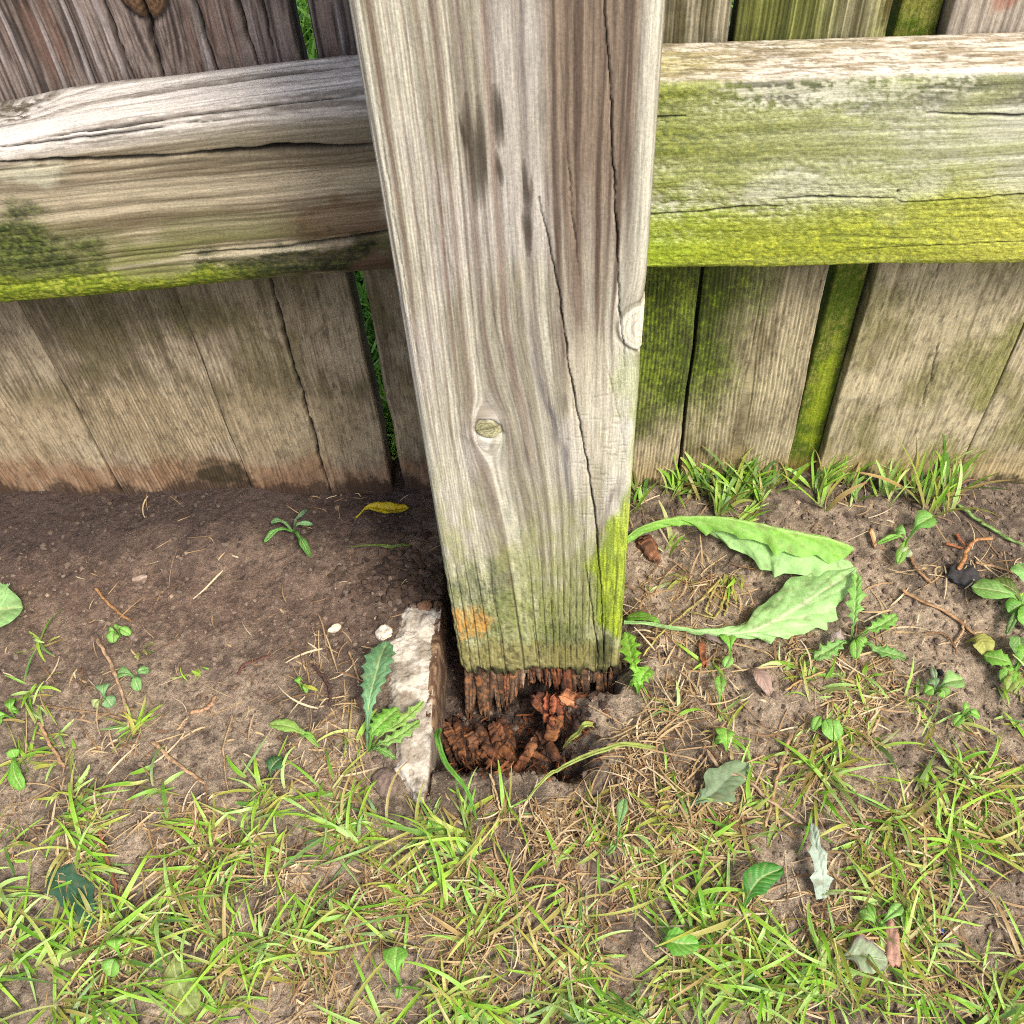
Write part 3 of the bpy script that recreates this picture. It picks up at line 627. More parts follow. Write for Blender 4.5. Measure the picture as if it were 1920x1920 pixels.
def green(n, yel=.15, dark=.15):
    u = rng.random(n); c = mix(np.tile(K(172, 212, 74, .82), (n, 1)), np.tile(K(120, 180, 52, .8), (n, 1)), u)
    v = rng.random(n); c = mix(c, np.tile(K(190, 222, 136, .85), (n, 1)), (v > .72)*.7)
    c = mix(c, np.tile(K(200, 190, 92), (n, 1)), (rng.random(n) < yel)*R_(.5, .9, n))
    c = mix(c, np.tile(K(188, 160, 104), (n, 1)), (rng.random(n) < .2)*R_(.4, 1, n))
    return mix(c, np.tile(K(84, 128, 66), (n, 1)), (rng.random(n) < dark)*R_(.4, .9, n))
def tan_(n):
    c = mix(np.tile(K(206, 180, 132), (n, 1)), np.tile(K(160, 126, 84), (n, 1)), rng.random(n))
    c = mix(c, np.tile(K(118, 82, 52), (n, 1)), (rng.random(n) < .25)*.8)
    return mix(c, np.tile(K(224, 206, 168), (n, 1)), (rng.random(n) < .18)*.8)
def gpts(px, py, r, n):
    """n points scattered round the ground point seen at (px, py); r in photograph pixels"""
    c = atZ_(px, py); s = np.linalg.norm(c-Cam)/FPX; n0 = n; n = n*4
    x = c[0]+rng.normal(0, r*s*.5, n); y = c[1]+rng.normal(0, r*s*.62, n); y = np.minimum(y, -.004); pit_ = (x > -.068) & (x < .032) & (y > -.205) & (y < -.06); y = np.where(pit_, -.212-.02*rng.random(len(y)), y); inc = (x > -.102) & (x < -.058) & (y > -.214) & (y < -.08); x = np.where(inc, x-.03-.02*rng.random(len(x)), x)
    bad = (np.abs(x-PX0) < .052) & (y > -.135); x = np.where(bad, x+.12*np.sign(px-1000), x)
    w_ = ss(fb(x/.022, y/.022, o=3, sd=777), .42, .62)+.02; k_ = np.argsort(-(rng.random(n)**(1/w_)))[:n0]; x, y = x[k_], y[k_]
    return np.stack([x, y, ground_h(x, y)[0]], -1)
lawn = Rib(); dry = Rib()
def tuft(rb, px, py, r, nt, nb, ln, wd=(.0016, .0032), el=(.25, 1.1), az=None, yel=.15, dark=.15, bend=(.5, 1.6), spread=.0028):
    cs = gpts(px, py, r*1.05, max(1, int(round(nt*(.56 if nt > 3 else .8))))); P = np.repeat(cs, nb, 0); n = len(P); P = P+np.concatenate([rng.normal(0, spread, (n, 2)), np.zeros((n, 1))], 1)
    P[:, 1] = np.minimum(P[:, 1], -.003); P[:, 2] = ground_h(P[:, 0], P[:, 1])[0]
    a = R_(0, 6.283, n) if az is None else rng.normal(az[0], az[1], n)
    rb.add(P, a, R_(el[0], el[1], n)*.8, R_(ln[0], ln[1], n)*(.26+.46*rng.random(n)), R_(wd[0], wd[1], n)*(.45+.5*rng.random(n)), R_(bend[0], bend[1], n), rng.normal(0, .45, n),
           green(n, yel, dark), tipc=K(205, 195, 130) if rng.random() < .6 else K(150, 110, 70), twist=1.6, taper=.7, colb=K(176, 178, 110))
def straw(px, py, r, n, ln=(.004, .028), wd=(.0003, .0012), el=(-.05, .22), az=None):
    n = int(n*.75); P = gpts(px, py, r, n)
    P[:, 2] += R_(0, .003, n)
    dry.add(P, R_(0, 6.283, n) if az is None else rng.normal(az[0], az[1], n), R_(el[0], el[1], n), ln[0]+(ln[1]-ln[0])*rng.random(n)**1.8, R_(wd[0], wd[1], n), R_(0, .5, n), rng.normal(0, .6, n), tan_(n), seg=5, twist=2., taper=.55, minh=.0005)
PI = math.pi
G1, G2 = (.028, .062), (.018, .040)
# lawn patches: px, py, radius px, tufts, blades, length, kwargs
for a in ((90, 1860, 190, 34, 9, (.035, .075), dict(az=(.1, 1.0), yel=.12)), (60, 1740, 120, 12, 8, (.03, .07), dict(az=(.0, .8))), (240, 1700, 130, 9, 7, (.03, .06), dict(az=(.3, .9))),
          (60, 1580, 110, 9, 7, (.03, .055), dict(az=(.1, .7), yel=.25)), (130, 1480, 90, 7, 8, G2, {}), (120, 1400, 40, 3, 7, G2, {}), (80, 1290, 45, 3, 7, G2, dict(yel=.2)),
          (255, 1390, 40, 3, 12, (.02, .036), dict(bend=(.2, .8))), (365, 1270, 14, 1, 8, (.012, .022), dict(az=(2.9, .8))), (272, 1210, 8, 1, 5, (.012, .02), dict(el=(.7, 1.3))), (275, 1480, 60, 3, 6, G2, dict(yel=.3)),
          (500, 1510, 75, 12, 9, (.022, .045), {}), (640, 1560, 80, 12, 9, G1, {}), (450, 1480, 40, 4, 7, G2, {}), (860, 1580, 100, 17, 10, (.03, .06), dict(az=(2.6, .9))), (760, 1540, 60, 8, 8, G1, {}),
          (930, 1640, 70, 9, 8, (.03, .058), {}), (400, 1620, 70, 7, 8, G1, {}), (640, 1680, 110, 10, 8, G1, dict(yel=.25)), (320, 1740, 120, 10, 8, (.03, .06), dict(az=(.3, .8))), (470, 1800, 130, 16, 8, (.03, .06), {}),
          (560, 1890, 140, 14, 8, (.03, .06), {}), (330, 1900, 120, 8, 7, (.03, .06), {}), (770, 1800, 120, 10, 8, G1, {}), (880, 1860, 130, 22, 9, G1, {}), (1080, 1850, 140, 30, 9, (.028, .06), {}),
          (1230, 1890, 130, 24, 9, (.028, .062), {}), (1300, 1760, 120, 22, 9, G1, {}), (1260, 1640, 100, 14, 9, G2, dict(yel=.25)), (1380, 1620, 100, 14, 9, G2, dict(yel=.25)), (1430, 1840, 130, 26, 9, (.03, .065), {}),
          (1560, 1880, 120, 14, 9, (.03, .06), {}), (1700, 1860, 120, 10, 10, (.03, .06), dict(az=(-1.4, .5))), (1850, 1880, 120, 12, 9, G1, {}), (1850, 1740, 110, 9, 9, G1, {}),
          (1640, 1540, 110, 20, 9, (.025, .055), dict(az=(-1.4, .9), yel=.45)), (1730, 1450, 100, 13, 9, G1, dict(yel=.4)), (1560, 1480, 70, 8, 8, G1, dict(yel=.4)), (1850, 1500, 110, 11, 8, G1, dict(yel=.3)),
          (1850, 1620, 100, 9, 8, G1, dict(yel=.3)), (1690, 1650, 90, 9, 8, G1, dict(yel=.3)), (1560, 1640, 60, 6, 8, G2, dict(yel=.3)), (1280, 1500, 60, 5, 7, G2, dict(yel=.4)), (1180, 1430, 70, 7, 7, G2, dict(yel=.5)), (1080, 1450, 40, 4, 6, G2, dict(yel=.4)),
          (1330, 1400, 90, 7, 7, G2, dict(yel=.25)), (1450, 1330, 80, 9, 8, G2, {}), (1560, 1300, 80, 8, 8, G2, {}), (1650, 1380, 90, 10, 8, G2, dict(yel=.2)), (1790, 1370, 80, 7, 7, G2, {}),
          (1370, 1090, 16, 2, 9, (.016, .03), dict(az=(-1.8, .5), yel=.8)), (1150, 1560, 60, 5, 6, G2, {}), (1120, 1700, 100, 7, 7, G2, dict(yel=.3)), (960, 1500, 40, 3, 5, G1, {}), (1250, 1100, 60, 3, 4, G2, dict(yel=.5)),
          (1890, 1330, 50, 4, 7, G2, {}), (1440, 1560, 60, 6, 8, G2, dict(yel=.3)), (580, 1780, 60, 5, 8, G1, {})):
    tuft(lawn, *a[:6], **a[6])
for a in ((-260, 1500, 200, 16, 8, G1), (-300, 1800, 220, 26, 9, G1), (-150, 1950, 200, 20, 9, G1), (2080, 1450, 200, 20, 8, G1), (2120, 1750, 220, 30, 9, G1), (2080, 1250, 140, 8, 8, G2), (400, 2080, 300, 30, 9, G1), (1000, 2080, 300, 34, 9, G1), (1600, 2080, 300, 34, 9, G1)):
    tuft(lawn, *a, yel=.25)
edge_g = dict(az=(1.1, 1.2), el=(.8, 1.8), wd=(.0022, .0042), dark=.4, yel=.05, bend=(.3, 1.2))
for a in ((1240, 952, 60, 9, 7, (.03, .055)), (1320, 955, 60, 12, 8, (.03, .06)), (1400, 948, 60, 13, 9, (.032, .065)), (1460, 945, 50, 7, 8, (.03, .055)), (1550, 950, 26, 4, 8, (.035, .06)), (1590, 955, 30, 3, 8, (.03, .055))):
    tuft(lawn, *a, **edge_g)
for a in ((1660, 955, 24, 3, 8, (.035, .06)), (1712, 948, 20, 5, 9, (.05, .095)), (1765, 940, 22, 5, 9, (.045, .08)), (1530, 940, 14, 2, 6, (.045, .07))):
    tuft(lawn, *a, az=(1.3, .9), el=(.9, 1.8), wd=(.002, .004), dark=.2, yel=.15, bend=(.2, .9))
tuft(lawn, 135, 1650, 50, 6, 8, (.03, .05), az=(-.6, .9)); tuft(lawn, 340, 1830, 40, 5, 8, (.03, .05)); tuft(lawn, 180, 1740, 40, 5, 8, (.03, .05), az=(2.2, .6))
tuft(lawn, 1385, 975, 8, 1, 14, (.03, .05), az=(.45, .16), el=(.35, .7), yel=0, dark=0, bend=(.05, .3), wd=(.0022, .0034))
lw = lawn.build('lawn_grass', GRASS); tag(lw, 'bright green mown lawn grass growing in tufts over the bare soil in front of the fence', 'grass', kind='stuff')
for a in ((350, 1560, 150, 260), (180, 1520, 120, 200), (250, 1660, 130, 260), (100, 1660, 120, 160), (450, 1700, 140, 260), (600, 1640, 120, 260), (700, 1700, 150, 340), (620, 1480, 60, 60), (680, 1280, 50, 70), (650, 1420, 80, 90), (980, 1560, 120, 140),
          (850, 1700, 120, 300), (1000, 1720, 130, 380), (1130, 1700, 80, 60), (1180, 1420, 100, 420), (1080, 1400, 80, 200), (1250, 1350, 110, 240), (1300, 1560, 120, 380), (1200, 1700, 140, 420), (1400, 1680, 130, 420), (1260, 1260, 110, 130), (1230, 1120, 90, 160),
          (1320, 1110, 60, 130), (1400, 1260, 80, 110), (1500, 1350, 120, 240), (1600, 1330, 110, 220), (1700, 1480, 150, 560), (1600, 1600, 120, 380), (1850, 1500, 120, 300), (1800, 1660, 140, 340), (1600, 1760, 130, 300), (1750, 1820, 140, 300), (1880, 1850, 100, 200),
          (1450, 1800, 150, 320), (1200, 1850, 150, 300), (900, 1860, 150, 300), (600, 1860, 150, 300), (400, 1860, 120, 200), (150, 1800, 150, 200), (1350, 980, 150, 90), (1600, 970, 120, 50), (1780, 960, 80, 50), (1700, 1200, 220, 100), (1850, 1080, 80, 50), (1600, 1240, 100, 60),
          (300, 1150, 260, 45), (500, 1350, 180, 60), (200, 1350, 150, 50), (960, 1330, 60, 30), (1000, 1470, 80, 80), (1900, 1240, 60, 40)):
    straw(*a)
for a in ((-250, 1650, 260, 420), (2100, 1500, 260, 500), (2100, 1850, 220, 300), (900, 2080, 600, 700)): straw(*a)
straw(960, 1700, 900, 700, ln=(.006, .016), wd=(.0003, .0007)); straw(1450, 1250, 350, 300, ln=(.006, .016), wd=(.0003, .0007))
ds = dry.build('dry_grass_litter', STRAW); tag(ds, 'tan dead grass clippings and straw littering the soil among the green tufts', 'grass', kind='stuff')
# grass on the far side of the fence, seen through the gaps
bk = Rib(); n = 5200; yy = R_(.025, .75, n); xx = np.where(np.arange(n) < 3600, -.1-.257*yy+rng.normal(0, .03, n), R_(-.5, .5, n))
P = np.stack([xx, yy, np.zeros(n)], -1); P[:, 2] = ground_h(P[:, 0], P[:, 1])[0]
bk.add(P, R_(0, 6.28, n), R_(.5, 1.5, n), R_(.04, .12, n), R_(.003, .006, n), R_(.3, 1.4, n), rng.normal(0, .4, n), mix(np.tile(K(176, 216, 100, .8), (n, 1)), np.tile(K(120, 180, 60, .8), (n, 1)), rng.random(n)), seg=5, twist=1.5)
bo = bk.build('meadow_grass', GRASS); tag(bo, 'taller fresh green grass behind the fence, glimpsed through the open gaps', 'grass', kind='stuff')
# ------------------------------------------------------------------ crumbs of soil
def lump_mesh(P, S, seed, cols, name, mat, lab=None, cat=None, flat=.7, det=1, smooth=False):
    u = np.array([[1, 0, 0], [-1, 0, 0], [0, 1, 0], [0, -1, 0], [0, 0, 1], [0, 0, -1]], float)
    f = np.array([[0, 2, 4], [2, 1, 4], [1, 3, 4], [3, 0, 4], [2, 0, 5], [1, 2, 5], [3, 1, 5], [0, 3, 5]])
    for _ in range(det):
        mids = {}; nf = []; uu = list(u)
        def mid(a, b):
            k = (min(a, b), max(a, b))
            if k not in mids:
                v = uu[a]+uu[b]; uu.append(v/np.linalg.norm(v)); mids[k] = len(uu)-1
            return mids[k]
        for a, b, c in f:
            x, y, z = mid(a, b), mid(b, c), mid(c, a); nf += [[a, x, z], [x, b, y], [z, y, c], [x, y, z]]
        u = np.array(uu); f = np.array(nf)
    n = len(P); r = np.random.default_rng(seed)
    rad = 1+(r.random((n, len(u)))-.5)*(.7 if det == 1 else .22)
    sc3 = np.stack([R_(.7, 1.3, n), R_(.7, 1.3, n), R_(.5, .9, n)*flat/.7], -1)
    V = P[:, None, :]+u[None]*rad[..., None]*S[:, None, None]*sc3[:, None, :]
    F = (f[None]+(np.arange(n)*len(u))[:, None, None]).reshape(-1, 3)
    o = mesh_np(name, V.reshape(-1, 3), F, mat, smooth=smooth, col=np.repeat(cols, len(u), 0))
    return o
n = 15000
xs, ys = R_(-.46, .42, n), R_(-.37, -.004, n); keep = ~((np.abs(xs-PX0) < .046) & (ys > -.128)); xs, ys = xs[keep], ys[keep]; n = len(xs)
P = np.stack([xs, ys, ground_h(xs, ys)[0]+.0004], -1); S = .0005+.0014*rng.random(n)**3
cc = mix(np.tile(K(136, 118, 102), (n, 1)), np.tile(K(80, 66, 56), (n, 1)), rng.random(n)); cc = mix(cc, np.tile(K(176, 152, 128), (n, 1)), (rng.random(n) < .015)*.8)
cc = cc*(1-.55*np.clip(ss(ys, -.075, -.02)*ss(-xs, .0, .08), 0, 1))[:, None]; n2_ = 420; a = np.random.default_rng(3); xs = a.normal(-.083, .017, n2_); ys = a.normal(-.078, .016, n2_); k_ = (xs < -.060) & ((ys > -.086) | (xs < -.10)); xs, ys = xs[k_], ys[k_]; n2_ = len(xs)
P2 = np.stack([xs, ys, ground_h(xs, ys)[0]+.001], -1); S2 = .0008+.0022*a.random(n2_)**2; c2 = mix(np.tile(K(92, 74, 60), (n2_, 1)), np.tile(K(54, 42, 34), (n2_, 1)), a.random(n2_))
n3_ = 900; xs = a.uniform(-.064, .03, n3_); ys = a.uniform(-.185, -.06, n3_); P3 = np.stack([xs, ys, ground_h(xs, ys)[0]+.0006], -1); S3 = .0007+.0022*a.random(n3_)**2.5; c3 = mix(np.tile(K(82, 62, 48), (n3_, 1)), np.tile(K(44, 32, 26), (n3_, 1)), a.random(n3_)); c3 = mix(c3, np.tile(K(104, 72, 52), (n3_, 1)), (a.random(n3_) < .12)*.8)
cr = lump_mesh(np.vstack([P, P2, P3]), np.concatenate([S, S2, S3]), 11, np.vstack([cc, c2, c3]), 'soil_crumbs', CRUMB); tag(cr, 'loose crumbs and clods of brown soil scattered over the ground', 'soil', kind='stuff')
# ------------------------------------------------------------------ concrete footing with its straight inner wall
cm = []; nU, nV = 40, 240
ys_ = np.linspace(-.0925, -.2095, nV)
pL = [(765, 1150), (752, 1200), (738, 1215), (735, 1240), (752, 1290), (756, 1335), (772, 1370), (757, 1410), (750, 1440), (770, 1462), (778, 1500), (800, 1508), (822, 1520)]
Lx = np.array([atZ_(*q_)[:2] for q_ in pL]); o_ = np.argsort(-Lx[:, 1]); Lx = Lx[o_]
xl = np.interp(-ys_, -Lx[:, 1], Lx[:, 0])-.0030-.0045*np.exp(-((ys_+.150)/.022)**2); xl = xl+(fb(ys_/.006, 0*ys_, o=3, sd=530)-.5)*.006
xr = -.0672+.0015*(fb(ys_/.03, 0*ys_, o=2, sd=531)-.5)+0*ys_; xl = np.minimum(xl, xr-.0015)
u = np.linspace(0, 1, nU)[None, :]; XC = xl[:, None]*(1-u)+xr[:, None]*u; YC = ys_[:, None]+0*u
gh = ground_h(XC-.004, YC)[0]; ed = np.minimum(1, np.minimum(u*4, 3)); lumpy = fb(XC/.010, YC/.010, o=4, sd=532)
ZC = gh+.0005+.0026*ss(u*np.ones_like(YC), 0, .22)*(.35+1.1*lumpy)+(fb(XC/.002, YC/.002, o=4, sd=533, g=.65)-.5)*.0018
pitc = ss(vn(XC/.0025, YC/.0025, sd=534), .84, .95); ZC = ZC-pitc*.0012
topV = np.stack([XC, YC, ZC], -1)
wall = []; nz = 14
for k in range(1, nz+1):
    z = ZC[:, -1]+(-.060-ZC[:, -1])*k/nz; wall.append(np.stack([xr+.0006+(fb(ys_/.004, z/.004, o=3, sd=535)-.5)*.0012, ys_, z], -1))
skirt = np.stack([xl-.001, ys_, gh[:, 0]-.008], -1)
V = np.concatenate([skirt[:, None], topV, np.stack(wall, 1)], 1); m_ = V.shape[1]
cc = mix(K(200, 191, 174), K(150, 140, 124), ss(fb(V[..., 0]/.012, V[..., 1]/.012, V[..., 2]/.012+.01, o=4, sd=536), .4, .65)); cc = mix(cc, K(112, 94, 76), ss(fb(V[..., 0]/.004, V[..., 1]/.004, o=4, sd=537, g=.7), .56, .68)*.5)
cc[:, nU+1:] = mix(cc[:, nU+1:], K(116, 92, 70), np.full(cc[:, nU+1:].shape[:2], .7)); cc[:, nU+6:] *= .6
fc = tag(empty('concrete_footing'), 'pale crumbling concrete collar with one straight side beside the rotted post foot', 'concrete footing')
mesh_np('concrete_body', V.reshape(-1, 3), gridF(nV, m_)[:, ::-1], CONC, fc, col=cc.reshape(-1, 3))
# thin strip of old wood still stuck to the inner wall
ns = 90; ys2 = np.linspace(-.088, -.166, ns); nn = 10
zz = np.linspace(.0015, -.034, nn); V = []
prof_ = [(-.0034, -.02), (-.0034, -.0), (-.003, .0016), (-.0012, .0022), (.0006, .0016), (.0012, .0), (.0013, -.008), (.0014, -.018), (.0012, -.028), (.0008, -.040)]
for (ax_, az_) in prof_:
    hh = ground_h(np.full(ns, -.072), ys2)[0]; g_ = fb(ys2/.02, np.full(ns, az_/.0012+ax_/.0012), o=3, sd=540)
    V.append(np.stack([-.0672+ax_*(.8+.5*vn(ys2/.02, 0*ys2, sd=541))+(g_-.5)*.0012, ys2, hh+az_+.0012+(g_-.5)*.001+.002*(fb(ys2/.02, 0*ys2, o=2, sd=542)-.5)], -1))
V = np.stack(V, 1); gg = fb(V[..., 1]/.02, (V[..., 0]*1.7+V[..., 2])/.0007, o=3, sd=543)
cc = mix(K(150, 122, 92), K(84, 60, 42), ss(gg, .38, .62)); 
mesh_np('wood_sliver', V.reshape(-1, 3), gridF(ns, len(prof_))[:, ::-1], ROT, fc, col=cc.reshape(-1, 3))
# ------------------------------------------------------------------ rotten wood
def slab(name, c, ax, size, seed, cell=.0046, parent=None, c0=None, c1=None, taper=.3, along=.02, jag=.25, deep=.0011, e=.32, pw=14, fw=.0011):
    """crumbling fibrous block: long axis ax[0], width ax[1], thickness ax[2]; fibres along ax[0], cubical cracks across"""
    A = np.array(ax, float); A /= np.linalg.norm(A, axis=1)[:, None]; a, b, t = size
    nu, nv = max(12, int(2*a/.0007)), 26
    uu = np.linspace(-1, 1, nu)[:, None]; th = np.linspace(0, 2*PI, nv, endpoint=False)[None, :]
    co_, si = np.cos(th), np.sin(th)
    yb = np.sign(co_)*np.abs(co_)**e; zb = np.sign(si)*np.abs(si)**e
    U = uu+0*th; Yb = yb+0*uu; Zb = zb+0*uu
    prof = np.clip(1-np.abs(uu)**pw, 0, 1)**.5*(1-taper*ss(uu, -.2, 1)*1.0); prof = np.maximum(prof, .02)
    endj = (vn(Yb*b/.0012, Zb*t/.0012, sd=seed)-.5)*jag*2
    x = (U+endj*np.abs(U)**3*.5)*a; y = Yb*b*prof*(1+.25*(fb(U*a/.006, Zb+3, o=2, sd=seed+1)-.5)); z = Zb*t*prof*(1+.3*(fb(U*a/.006, Yb+3, o=2, sd=seed+2)-.5))
    fib = fb(Yb*b/fw+Zb*2, U*a/along, o=3, sd=seed+3); cr_ = ss(vn(U*a/cell*2.4+1.3*vn(Yb*b/.003, 0*U, sd=seed+4), Yb*b/.006+Zb, sd=seed+8), .62, .82)*(deep > 0)
    lum = fb(U*a/.0022+7, Yb*b/.0022+Zb*.9, o=3, sd=seed+9)
    d = (fib-.5)*.0010-cr_*deep+(lum-.5)*min(.0022, t*.5)
    nrm = np.stack([0*U, Yb, Zb], -1); nrm /= np.linalg.norm(nrm, axis=-1)[..., None]+1e-9
    Lc = np.stack([x, y, z], -1)+nrm*d[..., None]
    V = np.array(c)+Lc@A
    c0 = K(150, 88, 50) if c0 is None else c0; c1 = K(84, 46, 26) if c1 is None else c1
    cc = mix(c0, c1, ss(fib, .35, .62)); cc = mix(cc, K(36, 24, 17), cr_*.7); cc = mix(cc, cc*.5, ss(.46-lum, 0, .14)); cc = mix(cc, K(196, 128, 72), ss(fb(U*a/.003, Yb*b/.003, o=3, sd=seed+5), .58, .7)*.35)
    V = V.reshape(-1, 3); k = len(V); V = np.vstack([V, V[:nv].mean(0), V[-nv:].mean(0)]); j = np.arange(nv); j2 = (j+1) % nv
    F = gridF(nu, nv, wrap=True); T = lambda q_: q_
    capA = np.stack([np.full(nv, k), j2, j], -1); capB = np.stack([np.full(nv, k+1), (nu-1)*nv+j, (nu-1)*nv+j2], -1)
    Ft = np.vstack([F[:, [0, 1, 2]], F[:, [0, 2, 3]], capA, capB]); cc = np.vstack([cc.reshape(-1, 3), cc[0, :1], cc[-1, :1]])
    return mesh_np(name, V, Ft, ROT, parent, col=cc)
def P3v(px, py, z): return atZ_(px, py, z)
# rotten tongues hanging below the post front: children of the post
rp = rng
def tongue(x0, x1, ztop, zbot, dy, seed, c0=None, c1=None):
    xm = (x0+x1)/2; o = slab('rotten_tongue', rel((xm, PYF+dy, (ztop+zbot)/2)), [(0.0, .06, -1), (1, 0, 0), (0, 1, .06)], ((ztop-zbot)/2, (x1-x0)/2, .006), seed, cell=.02, parent=None, c0=c0, c1=c1, taper=.25, jag=.5, along=.012, deep=.0004)
    o.parent = fence; return o
br0, br1 = K(132, 104, 78), K(64, 46, 34)
xs_ = -.0530; kk = 0; tr_ = np.random.default_rng(5)
while xs_ < .0335:
    wd_ = tr_.uniform(.0012, .0040); xm = xs_+wd_/2
    base_ = np.interp(xm, [-.053, -.040, -.030, -.022, -.017, -.012, .002, .010, .016, .020, .024, .034], [-.040, -.042, -.038, -.029, -.020, -.022, -.030, -.029, -.022, -.018, -.034, -.042])
    zb_ = base_+tr_.normal(0, .0032); red = tr_.random() < .25 and -.03 < xm < .02
    c0_, c1_ = (K(128, 76, 48), K(60, 34, 22)) if red else ((K(168, 142, 114), K(80, 58, 42)) if tr_.random() < .2 else (br0*tr_.uniform(.7, 1.15), br1))
    o = slab('rotten_splinter', rel((xm, PYF+.0050+tr_.uniform(0, .003)-.40*(-.006-zb_)/2, (-.006+zb_)/2)), [(tr_.normal(0, .07), -.40+tr_.normal(0, .06), -1), (1, 0, 0), (0, 1, .06)], ((-.006-zb_)/2, wd_*.62, .0022), 1000+kk, cell=.09, parent=fence, c0=c0_, c1=c1_, taper=tr_.uniform(.1, .8), jag=.9, along=.02, deep=0, e=.5, pw=20, fw=.0006)
    xs_ += wd_*.93; kk += 1
for k2 in range(26):
    xm = tr_.uniform(-.052, .033); zb_ = tr_.uniform(-.036, -.020)
    slab('rotten_splinter', rel((xm, PYF+tr_.uniform(.010, .035), (-.004+zb_)/2)), [(tr_.normal(0, .12), tr_.normal(.0, .1), -1), (1, 0, 0), (0, 1, .06)], ((-.004-zb_)/2, tr_.uniform(.0015, .0045), .003), 1100+k2, cell=.09, parent=fence, c0=K(100, 68, 46), c1=K(42, 28, 20), taper=.5, jag=.9, along=.02, deep=0, e=.5, pw=20, fw=.0006)
rw = tag(empty('rotten_wood_stump', P3v(900, 1400, -.045)), 'crumbled reddish brown rotten wood lying in the hole below the post', 'rotten wood')
ro = np.array(rw.location)
def chunk(px0, py0, z0, px1, py1, z1, wpx, th, seed, **kw):
    """a bundle of thin broken fibres lying side by side, like cubical brown rot"""
    a, b = P3v(px0, py0, z0), P3v(px1, py1, z1); d = b-a; Ln = np.linalg.norm(d); d /= Ln
    up = np.array([0, -.45, .9]); up = up-d*(up@d); up /= np.linalg.norm(up); sd_ = np.cross(up, d); s = np.linalg.norm((a+b)/2-Cam)/FPX
    r_ = np.random.default_rng(seed); W = wpx*s; k = max(1, int(round(W/.0046))); kw.setdefault('taper', .15); jg = kw.pop('jag', .8)
    for i in range(k):
        off = (i+.5)/k-.5; wl_ = W/k*r_.uniform(.5, .68); parts = [(0, 1)] if Ln < .016 or r_.random() < .5 else [(0, r_.uniform(.35, .6)), (None, 1)]
        for q0, q1 in parts:
            if q0 is None: q0 = last+.03
            last = q1; cen = a+d*Ln*(q0+q1)/2; l_ = Ln*(q1-q0)/2*r_.uniform(.8, 1.1); kw2 = dict(kw); sh = r_.uniform(.8, 1.5)
            kw2['c0'] = kw.get('c0', K(120, 80, 54))*sh*np.array([.92, 1, 1.06]); kw2['c1'] = kw.get('c1', K(60, 38, 26))*sh
            dd = d+sd_*r_.normal(0, .10)+up*r_.normal(0, .10)
            slab('rotten_fragment', cen+sd_*off*W+up*(r_.normal(0, .0009)-th*.8*(2*off)**2)-ro, [dd, sd_, up], (l_, wl_, th*r_.uniform(.36, .55)), seed*7+i*3+int(q0*50), parent=rw, jag=jg, **kw2)
rc0, rc1 = K(120, 80, 54), K(58, 38, 28)
chunk(838, 1352, -.040, 862, 1432, -.034, 40, .010, 921, c0=K(118, 74, 46), c1=rc1, cell=.0022)
chunk(866, 1368, -.040, 892, 1440, -.034, 36, .011, 922, c0=rc0, c1=rc1, cell=.0024); chunk(890, 1370, -.038, 915, 1430, -.034, 36, .011, 923, c0=rc0, c1=rc1, cell=.0024)
chunk(912, 1358, -.037, 952, 1418, -.034, 40, .012, 924, c0=K(124, 78, 50), c1=rc1, cell=.0026); chunk(932, 1354, -.037, 962, 1408, -.035, 26, .009, 925, c0=K(104, 66, 44), c1=K(70, 40, 24))
chunk(900, 1398, -.030, 940, 1445, -.026, 26, .007, 926, c0=K(138, 86, 52), c1=rc1); chunk(925, 1395, -.032, 975, 1432, -.026, 16, .006, 927, c0=K(126, 78, 48), c1=rc1)
chunk(950, 1378, -.034, 966, 1405, -.034, 14, .005, 928, c0=K(110, 66, 42), c1=K(60, 36, 24)); chunk(1015, 1370, -.034, 985, 1420, -.026, 17, .008, 929, c0=K(158, 104, 66), c1=K(86, 52, 32), cell=.004)
chunk(1012, 1372, -.028, 1045, 1425, -.018, 18, .007, 930, c0=K(116, 72, 46), c1=rc1); chunk(985, 1415, -.026, 962, 1462, -.014, 14, .006, 931, c0=K(136, 84, 52), c1=K(96, 54, 32)); chunk(992, 1405, -.030, 1028, 1430, -.026, 10, .005, 932, c0=rc0, c1=rc1)
chunk(935, 1445, -.018, 965, 1458, -.015, 14, .005, 933, c0=rc0, c1=rc1); chunk(940, 1430, -.02, 985, 1448, -.018, 10, .004, 934, c0=K(130, 78, 44), c1=rc1)
chunk(1040, 1300, -.012, 1035, 1366, -.024, 38, .014, 935, c0=K(172, 92, 58), c1=K(78, 46, 32), cell=.003, jag=.5); chunk(1050, 1304, -.010, 1086, 1316, -.010, 28, .010, 936, c0=K(178, 116, 76), c1=K(116, 66, 42), cell=.02, taper=.5); chunk(1000, 1304, -.018, 1030, 1330, -.022, 28, .010, 937, c0=K(104, 58, 38), c1=K(70, 38, 24))
chunk(1044, 1345, -.022, 1032, 1392, -.026, 22, .008, 938, c0=K(124, 80, 46), c1=K(88, 52, 28))
sp = Rib(); n = 240; P = np.stack([R_(-.062, .012, n), R_(-.190, -.135, n), np.zeros(n)], -1); P[:, 2] = ground_h(P[:, 0], P[:, 1])[0]+R_(0, .004, n)
sp.add(P, R_(-1.8, 1.2, n), R_(-.1, .5, n), R_(.003, .013, n), R_(.0006, .0022, n), R_(0, .2, n), rng.normal(0, .3, n), mix(np.tile(K(150, 90, 50), (n, 1)), np.tile(K(66, 38, 24), (n, 1)), rng.random(n)), seg=3, twist=2.5, taper=.4)
